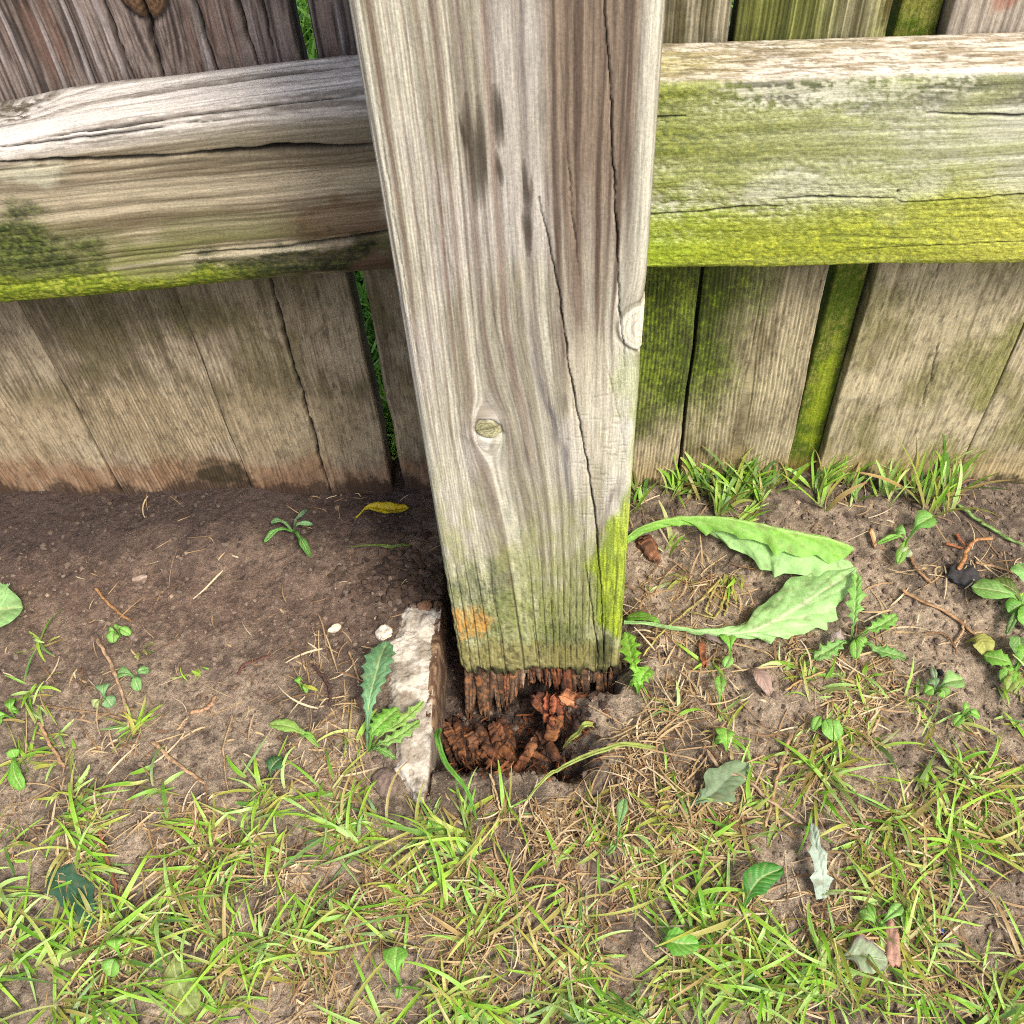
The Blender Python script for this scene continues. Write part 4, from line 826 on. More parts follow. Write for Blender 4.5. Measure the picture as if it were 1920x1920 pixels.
tag(sp.build('rotten_fibres', ROT), 'loose brown fibres of rotten wood strewn over the bottom of the hole', 'wood fibres', kind='stuff')
# ------------------------------------------------------------------ leaves
def crm(P, n):
    P = np.array(P, float); P = np.vstack([2*P[0]-P[1], P, 2*P[-1]-P[-2]]); m = len(P)-3; t = np.linspace(0, m-1e-6, n); i = t.astype(int); f = (t-i)[:, None]
    a, b, c, d = P[i], P[i+1], P[i+2], P[i+3]
    return .5*((2*b)+(c-a)*f+(2*a-5*b+4*c-d)*f**2+(-a+3*b-3*c+d)*f**3)
def lin_rs(P, n):
    P = np.array(P, float); d = np.concatenate([[0], np.cumsum(np.linalg.norm(np.diff(P, axis=0), axis=1))]); t = np.linspace(0, d[-1], n)
    return np.stack([np.interp(t, d, P[:, k]) for k in range(3)], -1)
def leaf_surface(name, mid, lef, rig, c0, cv, parent=None, seed=0, bulge=.0008, half=9, cedge=None, mat=None, under=None):
    n = len(mid); rows = []; vs_ = []
    for k in range(-half, half+1):
        v = abs(k)/half; e = lef if k < 0 else rig
        P = mid*(1-v)+e*v; rows.append(P); vs_.append(np.sign(k)*v)
    V = np.stack(rows, 1); vv = np.array(vs_)[None, :]+np.zeros((n, 1)); u = np.linspace(0, 1, n)[:, None]+0*vv
    wv = (vn(V[..., 0]/.006, V[..., 1]/.006, sd=seed)-.5)*2*bulge*(np.abs(vv))+bulge*.8*np.sin(np.pi*np.clip(np.abs(vv)*1.0, 0, 1))
    V[..., 2] += wv
    c0 = np.array(c0); mot = fb(V[..., 0]/.008+seed, V[..., 1]/.008, o=3, sd=seed+1)
    col = mix(c0, c0*.84, ss(mot, .4, .65)); sv__ = .5+.5*np.sin((u*18-np.abs(vv)*4)*2*PI/2.2)
    col = mix(col, cv, ss(sv__, .90, 1)*.38*ss(.95-np.abs(vv), 0, .3)); V[..., 2] += .00035*ss(.6-sv__, 0, .6); col = mix(col, np.array(cv), np.exp(-(vv/.055)**2)*.75); col = mix(col, K(120, 104, 70), ss(fb(V[..., 0]/.0035+seed, V[..., 1]/.0035, o=3, sd=seed+7), .66, .76)*.4)
    if cedge is not None: col = mix(col, np.array(cedge), ss(np.abs(vv), .7, 1)*ss(mot, .3, .6))
    return mesh_np(name, V.reshape(-1, 3), gridF(n, 2*half+1), mat or LEAF, parent, col=col.reshape(-1, 3))
def leaf(name, px, wd, c0, cv=None, up=.004, arch=.004, teeth=0, td=.35, n=40, parent=None, seed=0, base=.12, tipw=.0, peak=.6, fold=.15, side=0, cedge=None, n_hint=None, off=None):
    """px: list of photo points along the midrib (root first), laid on the ground and lifted by up + arch"""
    pts = np.array([G(*p_) for p_ in px]); M_ = crm(pts, n); t = np.linspace(0, 1, n)
    M_[:, 2] = np.maximum(ground_h(M_[:, 0], M_[:, 1])[0], M_[:, 2]*.5+M_[:, 2].mean()*.5)+up*ss(t, 0, .3)+arch*np.sin(np.pi*t)+.0008
    T = np.gradient(M_, axis=0); T /= np.linalg.norm(T, axis=1)[:, None]; S_ = np.cross(T, [0, 0, 1]); S_ /= np.linalg.norm(S_, axis=1)[:, None]
    s = np.linalg.norm(pts.mean(0)-Cam)/FPX; W = wd*s/2
    pr = np.where(t < peak, base+(1-base)*ss(t, base*.8, peak), np.sqrt(np.clip(1-((t-peak)/(1.0001-peak))**2, 0, 1))*(1-tipw)+tipw*(1-t)); pr = np.clip(pr, .03, 1)
    edges = []
    for sg in (-1, 1):
        w_ = pr*W*(1+.12*(vn(t*6, 0*t+sg, sd=seed+3)-.5)*2); back = 0
        if teeth:
            ph = (t*teeth+.13*sg+.3*vn(t*3, 0*t+sg, sd=seed+9)) % 1; tooth = ph**2.0; w_ = w_*(1-td+td*tooth*1.35); back = -(tooth*W*td*.9)*ss(t, .1, .3)*(1-ss(t, .9, 1))
        e = M_+S_*(sg*w_)[:, None]+T*np.reshape(back+0*t, (-1, 1)); e[:, 2] += np.abs(w_)*fold; edges.append(e)
    cv = K(205, 220, 150) if cv is None else cv
    if parent is not None:
        o_ = np.array(parent.location); M_ = M_-o_; edges = [e-o_ for e in edges]
    return leaf_surface(name, M_, edges[0], edges[1], c0, cv, parent, seed, cedge=cedge)
def stalk(name, px, r, col, parent=None, up=.002, n=None, nodes=(), lift=None, seed=0, mat=None, tap=.3):
    pts = np.array([G(*p_) for p_ in px]); n = n or max(16, 14*len(px)); M_ = .45*crm(pts, n)+.55*lin_rs(pts, n); t = np.linspace(0, 1, n); M_[:, 0] += (vn(t*14, 0*t, sd=seed+77)-.5)*r*.9; r = r*.74
    M_[:, 2] = np.maximum(M_[:, 2], ground_h(M_[:, 0], M_[:, 1])[0])+up*.8+r*.4
    if lift is not None: M_[:, 2] += lift*ss(t, 0, 1)
    T = np.gradient(M_, axis=0); T /= np.linalg.norm(T, axis=1)[:, None]; S_ = np.cross(T, [0, 0, 1.]); S_ /= np.linalg.norm(S_, axis=1)[:, None]; U_ = np.cross(S_, T)
    th = np.linspace(0, 2*PI, 8, endpoint=False); rr = r*(1-tap*t)*(1+.35*(fb(t*9, 0*t, o=2, sd=seed+50)-.5))
    for q_ in nodes: rr = rr*(1+.45*np.exp(-((t-q_)/.018)**2))
    rr = rr*(.45+.55*ss(t, 0, .03))*(.45+.55*ss(1-t, 0, .03))
    V = M_[:, None]+rr[:, None, None]*(np.cos(th)[None, :, None]*S_[:, None]+.75*np.sin(th)[None, :, None]*U_[:, None])
    if parent is not None: V = V-np.array(parent.location)
    f_ = fb(np.repeat(t[:, None], 8, 1)*18, th[None]*1.6, o=4, sd=seed, g=.65); cc = mix(np.array(col)*1.2, np.array(col)*.45, ss(f_, .38, .66))
    for q_ in nodes: cc = mix(cc, K(110, 78, 48), np.repeat(np.exp(-((t-q_)/.02)**2)[:, None], 8, 1)*.8)
    return mesh_np(name, V.reshape(-1, 3), gridF(n, 8, wrap=True), mat or STRAW, parent, col=cc.reshape(-1, 3))
LG, MG, DG, PG, GG = K(144, 200, 88), K(124, 186, 66), K(66, 118, 48), K(168, 208, 146), K(140, 176, 134)
# big folded leaf at the right: upper layer and the paler half lying under it
def edge3(lst, n): return lin_rs([P3v(x, y, z) for x, y, z in lst], n)
fo = tag(empty('dandelion_leaf', P3v(1400, 1010, 0)), 'long bright green dandelion leaf folded along its rib and arching right from the post', 'leaf'); f0 = np.array(fo.location); n = 90
mid = crm([P3v(x, y, z) for x, y, z in ((1172, 1012, .006), (1200, 990, .012), (1250, 974, .018), (1330, 969, .022), (1420, 982, .021), (1500, 1000, .018), (1560, 1012, .014), (1600, 1028, .009))], n)
low = edge3([(1178, 1020, .004), (1210, 998, .010), (1250, 986, .015), (1268, 984, .015), (1272, 990, .015), (1280, 984, .016), (1310, 986, .016), (1318, 994, .015), (1324, 1004, .014), (1336, 994, .016), (1350, 996, .017), (1378, 1004, .016), (1386, 1012, .015), (1410, 1012, .016), (1440, 1022, .015), (1454, 1046, .013), (1468, 1034, .014), (1495, 1044, .013), (1530, 1042, .012), (1556, 1056, .010), (1572, 1052, .009), (1585, 1046, .008), (1600, 1032, .008)], n)
upp = mid+np.array([0, .0004, -.0006])
leaf_surface('leaf_blade', mid-f0, upp-f0, low-f0, K(138, 194, 78, .76), K(190, 214, 130), fo, 31, bulge=.0012)
mid2 = crm([P3v(x, y, z) for x, y, z in ((1300, 978, .014), (1350, 990, .013), (1420, 1008, .013), (1500, 1028, .012), (1560, 1042, .009), (1596, 1056, .007))], n)
low2 = edge3([(1330, 1000, .009), (1352, 1012, .008), (1368, 1028, .008), (1400, 1040, .007), (1416, 1052, .007), (1426, 1068, .006), (1448, 1070, .006), (1452, 1082, .006), (1470, 1074, .006), (1500, 1078, .006), (1520, 1082, .005), (1530, 1094, .005), (1545, 1078, .005), (1580, 1076, .005), (1600, 1068, .005)], n)
leaf_surface('leaf_underside', mid2-f0, mid2+np.array([0, .0003, -.0004])-f0, low2-f0, K(160, 206, 124, .8), K(190, 214, 150), fo, 32, bulge=.0008)
fb_ = tag(empty('dandelion_leaf', P3v(1400, 1180, 0)), 'broad pale backed dandelion leaf lying underside up with a thick white rib', 'leaf'); f0 = np.array(fb_.location)
mid = crm([P3v(x, y, z) for x, y, z in ((1170, 1168, .003), (1230, 1172, .005), (1300, 1184, .006), (1360, 1190, .007), (1420, 1180, .009), (1480, 1148, .010), (1540, 1110, .009), (1604, 1068, .006))], n)
upl = edge3([(1170, 1166, .003), (1240, 1171, .005), (1310, 1180, .006), (1370, 1176, .007), (1408, 1164, .006), (1412, 1146, .007), (1434, 1130, .006), (1446, 1120, .006), (1466, 1104, .006), (1472, 1094, .006), (1484, 1082, .005), (1500, 1080, .005), (1520, 1078, .005), (1550, 1072, .005), (1580, 1066, .005), (1605, 1064, .005)], n)
lol = edge3([(1170, 1171, .003), (1240, 1176, .005), (1310, 1189, .005), (1360, 1197, .005), (1400, 1198, .005), (1430, 1196, .005), (1446, 1206, .004), (1456, 1194, .006), (1476, 1202, .005), (1486, 1190, .005), (1510, 1188, .005), (1530, 1178, .006), (1552, 1184, .004), (1550, 1168, .006), (1572, 1160, .005), (1566, 1140, .007), (1582, 1122, .006), (1596, 1100, .006), (1606, 1070, .005)], n)
leaf_surface('leaf_blade', mid-f0, upl-f0, lol-f0, K(164, 210, 130, .8), K(226, 234, 190, .8), fb_, 33, bulge=.0016)
def lf(label, cat='leaf', name='fallen_leaf', **kw):
    o = leaf(name, **kw); tag(o, label, cat); return o
lf('yellow curled leaf on dark damp soil left of the post', px=[(668, 972), (700, 968), (735, 972), (768, 962)], wd=26, c0=K(222, 200, 30), cv=K(176, 160, 20), up=.004, arch=.004, seed=41, fold=.5, cedge=K(140, 130, 20), name='yellow_leaf', n=40)
lf('thin dull green sliver of leaf half buried below the yellow leaf', px=[(655, 1028), (700, 1028), (740, 1030), (772, 1026)], wd=9, c0=K(110, 130, 50), seed=42, teeth=7, up=.001, arch=.001)
lf('large smooth pale green leaf entering at the left edge of the picture', px=[(-60, 1150), (-20, 1150), (15, 1160), (52, 1152)], wd=92, c0=K(158, 206, 128), seed=43, up=.006, peak=.5, teeth=9, td=.06)
lf('dark blue green leaf lying flat among the lawn tufts at lower left', px=[(85, 1640), (110, 1650), (150, 1685), (175, 1745)], wd=62, c0=K(62, 104, 74), cv=K(90, 130, 96), seed=44, peak=.45, up=.0006, arch=.0008, td=.2, teeth=4)
lf('mottled pale green leaf half hidden by grass below the dark leaf', px=[(335, 1775), (330, 1820), (350, 1870), (370, 1900)], wd=52, c0=K(160, 176, 96), seed=45, peak=.5, cedge=K(150, 140, 80), up=.0006, arch=.0008)
lf('grey green leaf pinned under a dry forked twig', px=[(1290, 1512), (1330, 1500), (1360, 1470), (1402, 1440)], wd=66, c0=K(136, 160, 118), cv=K(160, 178, 140), seed=46, peak=.5, teeth=3, td=.25, up=.002)
lf('glossy dark green pointed leaf tip standing up in the grass right of centre', px=[(1392, 1710), (1400, 1690), (1420, 1668), (1458, 1648)], wd=48, c0=K(66, 138, 44), seed=47, up=.014, peak=.45)
lf('rounded bright green weed leaf at the bottom, poking from the lawn', px=[(1225, 1780), (1250, 1782), (1275, 1786), (1306, 1782)], wd=46, c0=K(112, 180, 60), seed=48, up=.010, peak=.5)
lf('pale whitish green broken leaf beside a pinkish lump', px=[(1566, 1800), (1600, 1798), (1630, 1805), (1660, 1806)], wd=62, c0=K(172, 190, 148), cv=K(190, 200, 165), seed=49, up=.003, peak=.45, teeth=4, td=.12, cedge=K(130, 100, 110))
lf('ragged pale blue green strip standing on end in the dead grass', px=[(1540, 1688), (1530, 1650), (1520, 1600), (1516, 1555)], wd=36, c0=K(186, 204, 182), cv=K(196, 210, 190), seed=50, up=.008, peak=.2, base=.8, teeth=3, td=.45, name='torn_leaf')
lf('small dark oval leaf in front of the tuft left of the concrete', px=[(508, 1462), (520, 1448), (534, 1428)], wd=34, c0=K(60, 110, 62), seed=51, up=.004)
lf('narrow green grass leaf sticking out right of the mossy post edge', px=[(1160, 1182), (1190, 1176), (1236, 1180)], wd=20, c0=K(110, 176, 46), seed=52, up=.006, peak=.4)
lf('grey brown dead leaf under the broad dandelion leaf', px=[(1300, 1192), (1330, 1205), (1370, 1215)], wd=30, c0=K(142, 124, 116), cv=K(150, 134, 124), seed=53, teeth=3, td=.2)
lf('pinkish brown dead leaf on the soil between small seedlings', px=[(1395, 1258), (1420, 1280), (1442, 1312)], wd=26, c0=K(176, 148, 132), cv=K(186, 160, 140), seed=54)
lf('small yellow green leaf with a brown spot near the right edge', px=[(1808, 1205), (1830, 1215), (1846, 1236)], wd=38, c0=K(178, 182, 92), cv=K(190, 190, 110), seed=55, up=.003)
lf('curled grey leaf scrap left of the small dandelion cluster', px=[(1545, 1196), (1560, 1208), (1578, 1216)], wd=36, c0=K(176, 160, 148), cv=K(170, 156, 144), seed=56, teeth=3, td=.3, up=.004)
# weeds with several leaves
def weed(label, cx, cy, leaves, name='weed_seedling', cat='weed', seed=0, col=None, group=None, stem=None):
    o = tag(empty(name, G(cx, cy)), label, cat, group)
    for i, L_ in enumerate(leaves):
        tx, ty, wd = L_[:3]; kw = L_[3] if len(L_) > 3 else {}
        mx, my = (cx+tx)/2+rng.uniform(-3, 3), (cy+ty)/2+rng.uniform(-4, 2)
        d = dict(c0=MG if col is None else col, seed=seed+i*5, up=.005, arch=.003, n=22, base=.14, peak=.66); d.update(kw)
        if 'via' in d: v_ = d.pop('via'); pxs = [(cx, cy), v_, (tx, ty)]
        else: pxs = [(cx, cy), (mx, my), (tx, ty)]
        leaf('leaf', px=pxs, wd=wd, parent=o, **d)
    return o
D = dict(teeth=6, td=.45, n=44, peak=.7)
weed('dandelion plant with toothed blue green leaves growing beside the concrete', 690, 1412,
     [(732, 1228, 58, dict(teeth=10, td=.25, n=70, c0=K(112, 164, 112), peak=.72, via=(712, 1320), up=.014, arch=.008)), (752, 1345, 46, dict(teeth=7, td=.3, n=50, c0=MG, via=(718, 1382), up=.010)), (798, 1330, 26, dict(D, c0=K(140, 180, 80), via=(750, 1378), up=.008)), (790, 1362, 30, dict(D, c0=K(136, 184, 84), via=(740, 1400))), (745, 1432, 18, dict(D, c0=K(100, 150, 60)))], 'dandelion', 'dandelion', 60)
weed('small bright dandelion rosette against the right foot of the post', 1196, 1302, [(1172, 1212, 44, dict(D, c0=K(140, 204, 60), up=.010)), (1216, 1262, 44, dict(D, c0=K(134, 200, 58))), (1205, 1296, 40, dict(c0=K(136, 200, 66))), (1180, 1290, 34, dict(c0=K(136, 200, 66), teeth=3))], 'dandelion', 'dandelion', 70)
weed('narrow four bladed grass seedling alone on the bare left soil', 552, 1000, [(500, 1028, 13, dict(base=.5, c0=K(92, 156, 62))), (586, 1056, 14, dict(base=.5, c0=K(92, 156, 62))), (512, 992, 11, dict(base=.5, c0=K(100, 150, 90))), (590, 996, 11, dict(base=.5, c0=K(120, 172, 112))), (580, 968, 9, dict(base=.5, c0=K(70, 110, 80)))], 'grass_seedling', 'seedling', 80)
weed('round leaved seedling beside a pale curved stem on the left soil', 228, 1196, [(218, 1216, 22), (212, 1200, 20), (234, 1184, 20), (252, 1200, 16)], seed=90, col=K(130, 190, 80))
weed('round leaved seedling crossing the curved stem, bluish leaves', 262, 1278, [(228, 1274, 24), (286, 1264, 18), (268, 1306, 18)], seed=95, col=K(124, 176, 100))
weed('seedling with two bluish round leaves left of the curved stem', 202, 1322, [(204, 1292, 24), (218, 1334, 22), (184, 1336, 20, dict(c0=K(170, 186, 120)))], seed=98, col=K(120, 170, 110))
weed('small pair of green leaves at the left edge under the soil bank', 30, 1350, [(0, 1370, 24), (45, 1342, 20), (28, 1320, 18)], seed=101)
weed('seedling with a leaf raised on a long stem, right of the folded leaf', 1698, 1018, [(1740, 990, 36, dict(base=.1, c0=K(120, 184, 76), up=.010)), (1672, 1008, 24, dict(c0=K(130, 188, 90))), (1640, 1032, 12), (1678, 1068, 18, dict(c0=K(120, 176, 60)))], seed=104)
weed('pale oval leaved sprout just below the raised seedling', 1702, 1042, [(1690, 1056, 22, dict(c0=K(176, 190, 140)))], seed=108)
weed('leafy weed clump at the right edge above the dandelions', 1915, 1140, [(1812, 1118, 42, dict(c0=K(124, 176, 84), via=(1860, 1130), up=.008)), (1895, 1082, 46, dict(c0=K(140, 196, 110), up=.012)), (1882, 1160, 36, dict(c0=K(92, 160, 44))), (1925, 1190, 44), (1850, 1100, 30, dict(c0=K(100, 124, 50))), (1880, 1200, 12, dict(c0=K(96, 140, 70)))], 'broadleaf_weed', 'weed', 112)
weed('dandelion clump at the right edge with bright jagged leaves', 1900, 1262, [(1838, 1240, 38, dict(teeth=4, td=.2)), (1868, 1288, 36, dict(teeth=4, td=.3)), (1925, 1225, 42, dict(teeth=5, td=.3)), (1905, 1205, 36, dict(c0=K(120, 166, 90))), (1880, 1306, 30, dict(c0=K(150, 176, 70), teeth=3))], 'dandelion', 'dandelion', 120)
weed('young dandelion with a lobed leaf reaching up to the broad leaf', 1594, 1205, [(1600, 1090, 34, dict(teeth=5, td=.5, n=50, c0=K(138, 196, 96), via=(1594, 1160), up=.008)), (1676, 1164, 34, dict(D, via=(1640, 1190), c0=K(132, 192, 84))), (1694, 1245, 30, dict(D, via=(1645, 1236), c0=K(116, 170, 80))), (1522, 1246, 34, dict(D, via=(1560, 1228), c0=K(128, 182, 90))), (1618, 1222, 22), (1600, 1246, 20)], 'dandelion', 'dandelion', 130)
weed('oval leaved sprout under the broad leaf, left one with a yellow green blade', 1368, 1238, [(1362, 1204, 30, dict(c0=K(124, 190, 60), up=.007)), (1356, 1262, 18, dict(c0=K(140, 196, 90)))], seed=140)
weed('single spoon shaped sprout left of the weedy patch', 1348, 1330, [(1346, 1284, 22, dict(c0=K(128, 190, 76), up=.008))], seed=143)
weed('two leaved sprout below the dead straw patch right of centre', 1362, 1410, [(1360, 1378, 36, dict(c0=K(140, 200, 74))), (1338, 1398, 20)], seed=146)
weed('sprout with one long oval leaf in the middle of the weedy patch', 1540, 1352, [(1566, 1400, 36, dict(c0=K(134, 194, 84), via=(1548, 1372))), (1520, 1380, 16), (1552, 1396, 14, dict(c0=K(110, 170, 60)))], seed=150)
weed('broad leaved weed cluster with blue green blades left of the right dandelions', 1748, 1304, [(1796, 1290, 34, dict(c0=K(146, 192, 110), up=.008)), (1765, 1318, 24), (1735, 1284, 24, dict(c0=K(120, 160, 110))), (1728, 1310, 20), (1742, 1262, 12, dict(c0=K(150, 176, 140)))], 'broadleaf_weed', 'weed', 155)
weed('small sprout with a pale leaf lower right of the blue green weeds', 1800, 1350, [(1812, 1342, 24, dict(c0=K(140, 200, 80))), (1782, 1370, 16), (1830, 1356, 18)], seed=160)
weed('slender sprout left of the concrete with one toothed leaf', 600, 1402, [(510, 1368, 24, dict(c0=K(146, 186, 84), via=(555, 1378), base=.3, teeth=5, td=.15)), (568, 1388, 12)], seed=163)
weed('tiny two leaved sprout above the left tufts', 568, 1298, [(560, 1282, 14), (600, 1304, 8, dict(c0=K(180, 184, 60), base=.5)), (580, 1310, 9)], seed=166)
weed('white tipped clover sprout by the muddy lumps', 1155, 1590, [(1168, 1524, 18, dict(c0=K(130, 176, 110), up=.016)), (1136, 1612, 12, dict(c0=K(136, 190, 90))), (1160, 1568, 10)], seed=170)
weed('heart shaped leaf on a thin stem, bottom centre above the lawn', 752, 1850, [(752, 1790, 42, dict(c0=K(120, 184, 66), up=.012, peak=.75)), (748, 1880, 12)], seed=173)
weed('two paddle leaves on thin stalks in bare soil at lower right', 1640, 1745, [(1606, 1718, 22, dict(c0=K(136, 190, 80))), (1652, 1738, 16), (1684, 1705, 20, dict(c0=K(136, 190, 96))), (1620, 1700, 14)], seed=176)
weed('oval leaf pair in the lower left grass', 232, 1800, [(232, 1768, 28, dict(c0=K(124, 188, 60), up=.008)), (215, 1838, 30, dict(c0=K(124, 180, 70)))], seed=180)
weed('tiny seedling pair on the bare soil at far left', 36, 1410, [(38, 1430, 20), (52, 1490, 22, dict(via=(40, 1460)))], seed=184)
# ------------------------------------------------------------------ stalks, twigs and sticks
T1, T2 = K(188, 158, 116), K(150, 120, 84)
def stk(label, px, r, col, nodes=(), name='dry_stalk', cat='stalk', **kw):
    o = stalk(name, px, r, col, nodes=nodes, seed=int(px[0][0]), **kw); tag(o, label, cat); return o
stk('pale bent stalk curving down the left soil past the seedlings', [(184, 1200), (205, 1240), (232, 1300), (243, 1368)], .0016, K(190, 158, 124), (.45,))
stk('short tan stalk upper left on the bare soil, ragged at one end', [(182, 1106), (205, 1135), (232, 1158), (250, 1170)], .0013, K(176, 132, 84), (.6,))
stk('pinkish tan stalk slanting into the tuft at far left', [(76, 1358), (95, 1395), (122, 1442)], .0017, K(186, 148, 112))
stk('straight pale stalk slanting down to a splintered end left of centre', [(288, 1394), (330, 1432), (385, 1472)], .0016, K(196, 160, 120), (.9,))
stk('thin tan straw with a seed head crossing the left soil', [(78, 1325), (140, 1335), (200, 1342), (240, 1352)], .0009, K(158, 128, 92))
stk('curled flake of bark on the bare soil left of centre', [(356, 1340), (385, 1334), (402, 1320), (405, 1308)], .0017, K(184, 142, 106), name='bark_flake', cat='bark')
stk('small twig below the curled bark flake', [(334, 1372), (345, 1358), (354, 1346)], .0011, K(190, 156, 120))
stk('long thin straw standing beside the middle tufts', [(438, 1345), (420, 1400), (424, 1450), (430, 1490)], .0008, T1)
stk('dark shrivelled worm like stem on the soil', [(448, 1268), (460, 1248), (480, 1243), (510, 1230)], .0011, K(108, 66, 54), name='shrivelled_stem')
stk('dark purple brown curved root near the sprout', [(588, 1250), (610, 1276), (620, 1300), (620, 1330)], .0013, K(92, 66, 60), name='root', cat='root')
stk('upright reddish brown stalk in the dead grass at lower left', [(188, 1560), (205, 1615), (218, 1660), (226, 1700)], .0014, K(158, 100, 66))
stk('pale flat straw lying level in the lower left grass', [(408, 1640), (470, 1646), (530, 1642), (585, 1640)], .0009, K(204, 172, 124))
stk('long jointed tan twig curving across the right soil', [(1686, 1108), (1720, 1128), (1770, 1150), (1802, 1172), (1840, 1210), (1886, 1242)], .0014, K(178, 140, 98), (.25, .55))
stk('short side twig hanging from the long right twig', [(1806, 1165), (1802, 1190), (1788, 1210)], .0011, K(190, 156, 116))
stk('short tan twig below the seedling stem on the right soil', [(1695, 1030), (1712, 1062), (1730, 1085), (1745, 1098)], .0015, K(168, 130, 92), (.4,))
stk('brown twig running left to a knotted tip on the right soil', [(1732, 1190), (1762, 1190), (1780, 1200), (1792, 1230)], .0010, K(140, 104, 68))
stk('tan twig running to the right edge from the dark lump', [(1826, 1058), (1870, 1068), (1925, 1086)], .0014, K(184, 148, 108), (.1,))
stk('bent orange tan bark strip leaning on the dark lump', [(1793, 1078), (1806, 1046), (1826, 1022), (1858, 1020)], .0019, K(182, 128, 78), name='bark_strip', cat='bark', up=.006)
stk('rusty splinter pointing left at the bark strip', [(1770, 1024), (1790, 1030), (1808, 1034)], .0013, K(166, 98, 58), name='splinter', cat='splinter', up=.003)
stk('rusty splinter pointing up above the bark strip', [(1790, 1006), (1800, 1020), (1810, 1030)], .0012, K(160, 92, 56), name='splinter', cat='splinter', up=.003)
stk('green and pink grass stem slanting to the upper right edge', [(1795, 952), (1830, 980), (1870, 1005), (1915, 1028)], .0018, K(136, 170, 92), (.4,), name='green_stem', up=.003, mat=GRASS)
stk('pale forked twig lying over the grey green leaf', [(1322, 1414), (1350, 1450), (1400, 1472), (1440, 1508), (1500, 1552)], .0014, K(184, 156, 124), (.5,), up=.006)
stk('stiff tan stalk crossing the forked twig', [(1482, 1380), (1462, 1440), (1448, 1500), (1432, 1556)], .0015, K(184, 152, 112), (.35, .7), up=.004)
stk('leaning brown stalk in the lower right soil', [(1700, 1640), (1690, 1680), (1668, 1715), (1650, 1740)], .0013, K(170, 132, 98))
stk('straight tan stalk above the flopped green tuft at right', [(1715, 1636), (1760, 1658), (1802, 1680)], .0013, K(178, 146, 108))
stk('thin wiry straw curling through the mossy tuft right of the hole', [(1238, 1330), (1200, 1362), (1150, 1388), (1110, 1402)], .0008, K(160, 140, 100), up=.004)
stk('pale dead stem in front of the hole, standing nearly upright', [(920, 1456), (930, 1490), (938, 1524)], .0010, K(206, 176, 132), up=.004)
stk('bleached straw left of the concrete pointing down', [(655, 1225), (668, 1260), (674, 1284)], .0010, K(190, 156, 112))
stk('dry stalk slanting over the upper part of the weedy patch', [(1470, 1300), (1500, 1282), (1545, 1264)], .0009, K(190, 150, 100), up=.004)
for i_, pts in enumerate(([(1345, 1095), (1328, 1130), (1322, 1150), (1336, 1160)], [(1352, 1090), (1312, 1130), (1240, 1190), (1205, 1235)], [(1372, 1085), (1372, 1120), (1380, 1138)], [(1368, 1095), (1352, 1140), (1338, 1164), (1290, 1152)], [(1362, 1110), (1362, 1140), (1358, 1160)])):
    o = stalk('runner_stem', pts, .0011, K(196, 184, 104), up=.003, seed=700+i_, mat=GRASS); tag(o, ('yellow white runner curving left from the yellow tuft below the folded leaf', 'longest runner, straggling from the yellow tuft down to the post foot', 'short runner hanging straight below the yellow tuft', 'looped runner sweeping left under the yellow tuft', 'thin orange runner just right of the looped one')[i_], 'runner', 'runners of the yellow tuft')
# long blade arching out of the hole
hb = leaf('arching_grass', [(822, 1365), (824, 1400), (842, 1455), (878, 1500), (898, 1555)], 10, K(112, 172, 66), cv=K(112, 172, 66), up=.007, arch=.006, base=.75, peak=.3, n=40, fold=.3, seed=720); tag(hb, 'long green grass blade arching along the straight concrete edge', 'grass blade')
hb = leaf('arching_grass', [(1112, 1362), (1080, 1400), (1055, 1425)], 11, K(176, 190, 96), cv=K(176, 190, 96), up=.007, arch=.006, base=.75, peak=.3, n=40, fold=.3, seed=721); tag(hb, 'yellow green blade leaning over the right lip of the hole', 'grass blade')
hb = leaf('arching_grass', [(1230, 1405), (1150, 1420), (1050, 1465), (985, 1515)], 9, K(168, 184, 92), cv=K(168, 184, 92), up=.007, arch=.006, base=.75, peak=.3, n=40, fold=.3, seed=722); tag(hb, 'long pale green stem sweeping below the hole toward the lawn', 'grass blade')
# ------------------------------------------------------------------ stones and lumps
def stone(name, label, cat, px, py, wpx, hpx, col, seed, mat=None, flat=.6, rot=0., rough=.25, col2=None, up=.0):
    c = G(px, py); s = np.linalg.norm(c-Cam)/FPX; nu, nv = 26, 32
    ph = np.linspace(.001, PI-.001, nu)[:, None]; th = np.linspace(0, 2*PI, nv, endpoint=False)[None, :]
    d = np.stack([np.sin(ph)*np.cos(th), np.sin(ph)*np.sin(th), np.cos(ph)+0*th], -1)
    r = 1+rough*2*(fb(d[..., 0]*1.5+5, d[..., 1]*1.5+5, d[..., 2]*1.5+5, o=3, sd=seed)-.5)+.06*(fb(d[..., 0]*6+5, d[..., 1]*6+5, d[..., 2]*6+5, o=2, sd=seed+1)-.5)
    V = d*r[..., None]*np.array([wpx*s/2, hpx*s/2*1.2, min(wpx, hpx)*s*flat]); cr_, sr = math.cos(rot), math.sin(rot); V = V@np.array([[cr_, sr, 0], [-sr, cr_, 0], [0, 0, 1]])
    V[..., 2] += min(wpx, hpx)*s*flat*.35+up
    cc = mix(np.array(col), np.array(col)*.65 if col2 is None else np.array(col2), ss(fb(V[..., 0]/.002, V[..., 1]/.002, V[..., 2]/.002+.01, o=3, sd=seed+2), .45, .65))
    o = mesh_np(name, V.reshape(-1, 3), gridF(nu, nv, wrap=True)[:, ::-1], mat or STONE, col=cc.reshape(-1, 3)); o.location = c; tag(o, label, cat); return o
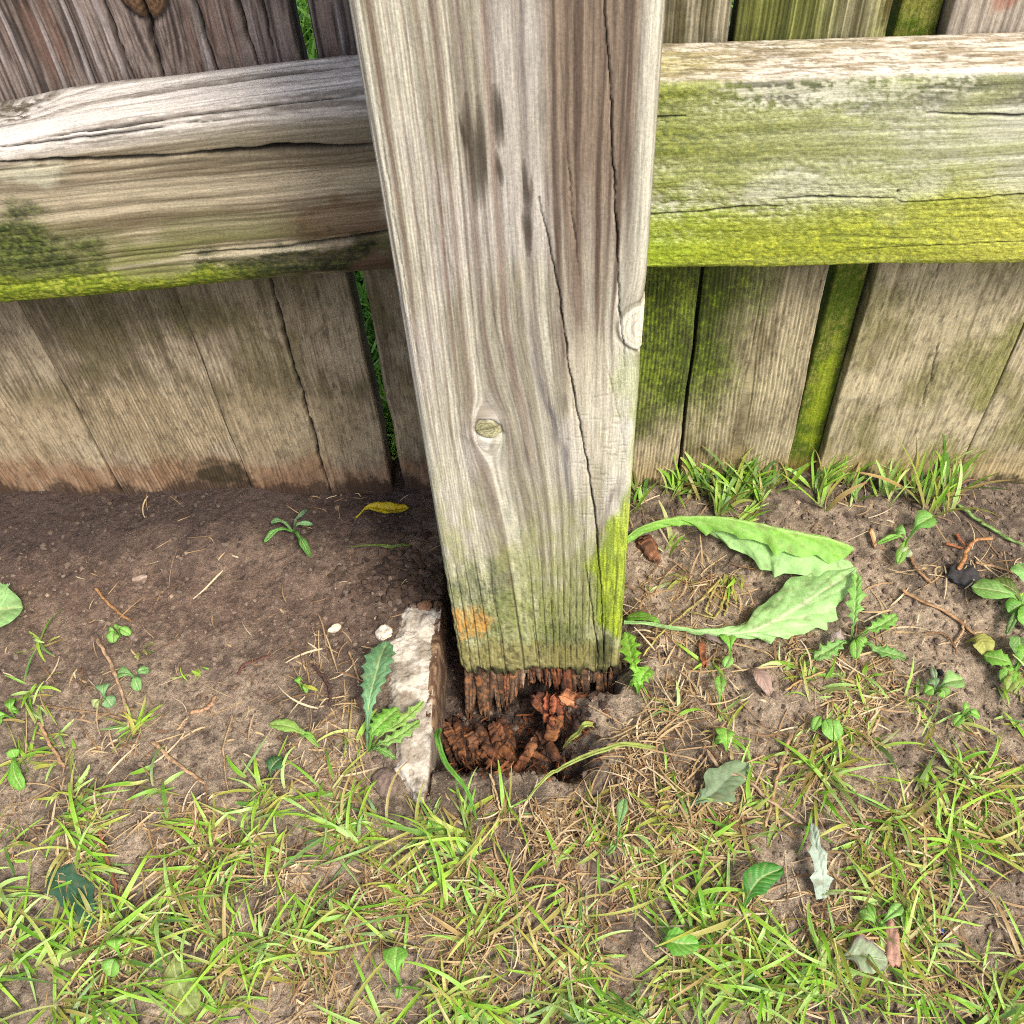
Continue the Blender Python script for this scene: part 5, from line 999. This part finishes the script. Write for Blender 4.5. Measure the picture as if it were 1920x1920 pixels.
stone('pebble', 'white pebble on the soil above the concrete collar', 'pebble', 722, 1189, 30, 26, K(228, 214, 192), 801, rough=.6, flat=.4)
stone('pebble', 'whitish pebble tucked against the left side of the concrete', 'pebble', 713, 1236, 24, 26, K(216, 204, 186), 802, rough=.5, flat=.4)
stone('pebble', 'slim white pebble lying alone on the bare soil', 'pebble', 628, 1180, 26, 12, K(232, 216, 184), 803, rot=.5)
stone('charcoal_lump', 'black angular lump at the right, under the bark strip', 'lump', 1800, 1082, 52, 34, K(62, 60, 60), 804, rough=.75, rot=.2, flat=.3, mat=CRUMB)
stone('clay_lump', 'pinkish brown twisted lump beside the pale broken leaf', 'lump', 1667, 1770, 30, 62, K(180, 138, 118), 805, rough=.55, rot=-.1)
stone('pebble', 'tiny round black pebble on the right soil', 'pebble', 1762, 1262, 11, 11, K(30, 30, 36), 806, flat=.5)
stone('pebble', 'pale grey flake of stone on the soil at upper left', 'pebble', 262, 1084, 28, 9, K(176, 154, 136), 807, flat=.4, rot=.3)
stone('blue_fragment', 'tiny blue plastic fragment in the soil at lower right', 'plastic', 1764, 1744, 8, 20, K(40, 70, 150), 808, rot=.5, flat=.4)
def chip(label, x0, y0, x1, y1, w_, th, seed, c0, c1, z=.003, name='wood_chip'):
    a, b = G(x0, y0, z), G(x1, y1, z); d = b-a; Ln = np.linalg.norm(d); s_ = np.linalg.norm(a-Cam)/FPX
    o = slab(name, (0, 0, 0), [d, np.cross([0, .1, 1], d), np.cross(d, np.cross([0, .1, 1], d))], (Ln/2, w_*s_/2, th/2), seed, taper=.3, c0=c0, c1=c1, jag=.9); o.location = (a+b)/2; tag(o, label, 'wood chip')
chip('reddish brown fibrous wood chip lying right of the post under the folded leaf', 1206, 1012, 1230, 1050, 32, .005, 1301, K(150, 104, 72), K(92, 60, 42))
chip('orange brown rotten chip on the soil below the broad leaf stalk', 1315, 1208, 1322, 1252, 13, .003, 1302, K(160, 100, 62), K(104, 62, 38))
chip('tan flake standing by itself near the fence at right', 1631, 990, 1641, 1024, 9, .002, 1303, K(206, 172, 128), K(160, 124, 84))
stone('soil_clod', 'grey brown clod left of the concrete tip in the grass', 'soil clod', 722, 1470, 46, 44, K(130, 112, 100), 810, mat=CRUMB, rough=.4, flat=.35)
stone('soil_clod', 'loose brown clod at the top corner of the concrete', 'soil clod', 796, 1140, 26, 22, K(130, 96, 72), 811, mat=CRUMB, rough=.45)
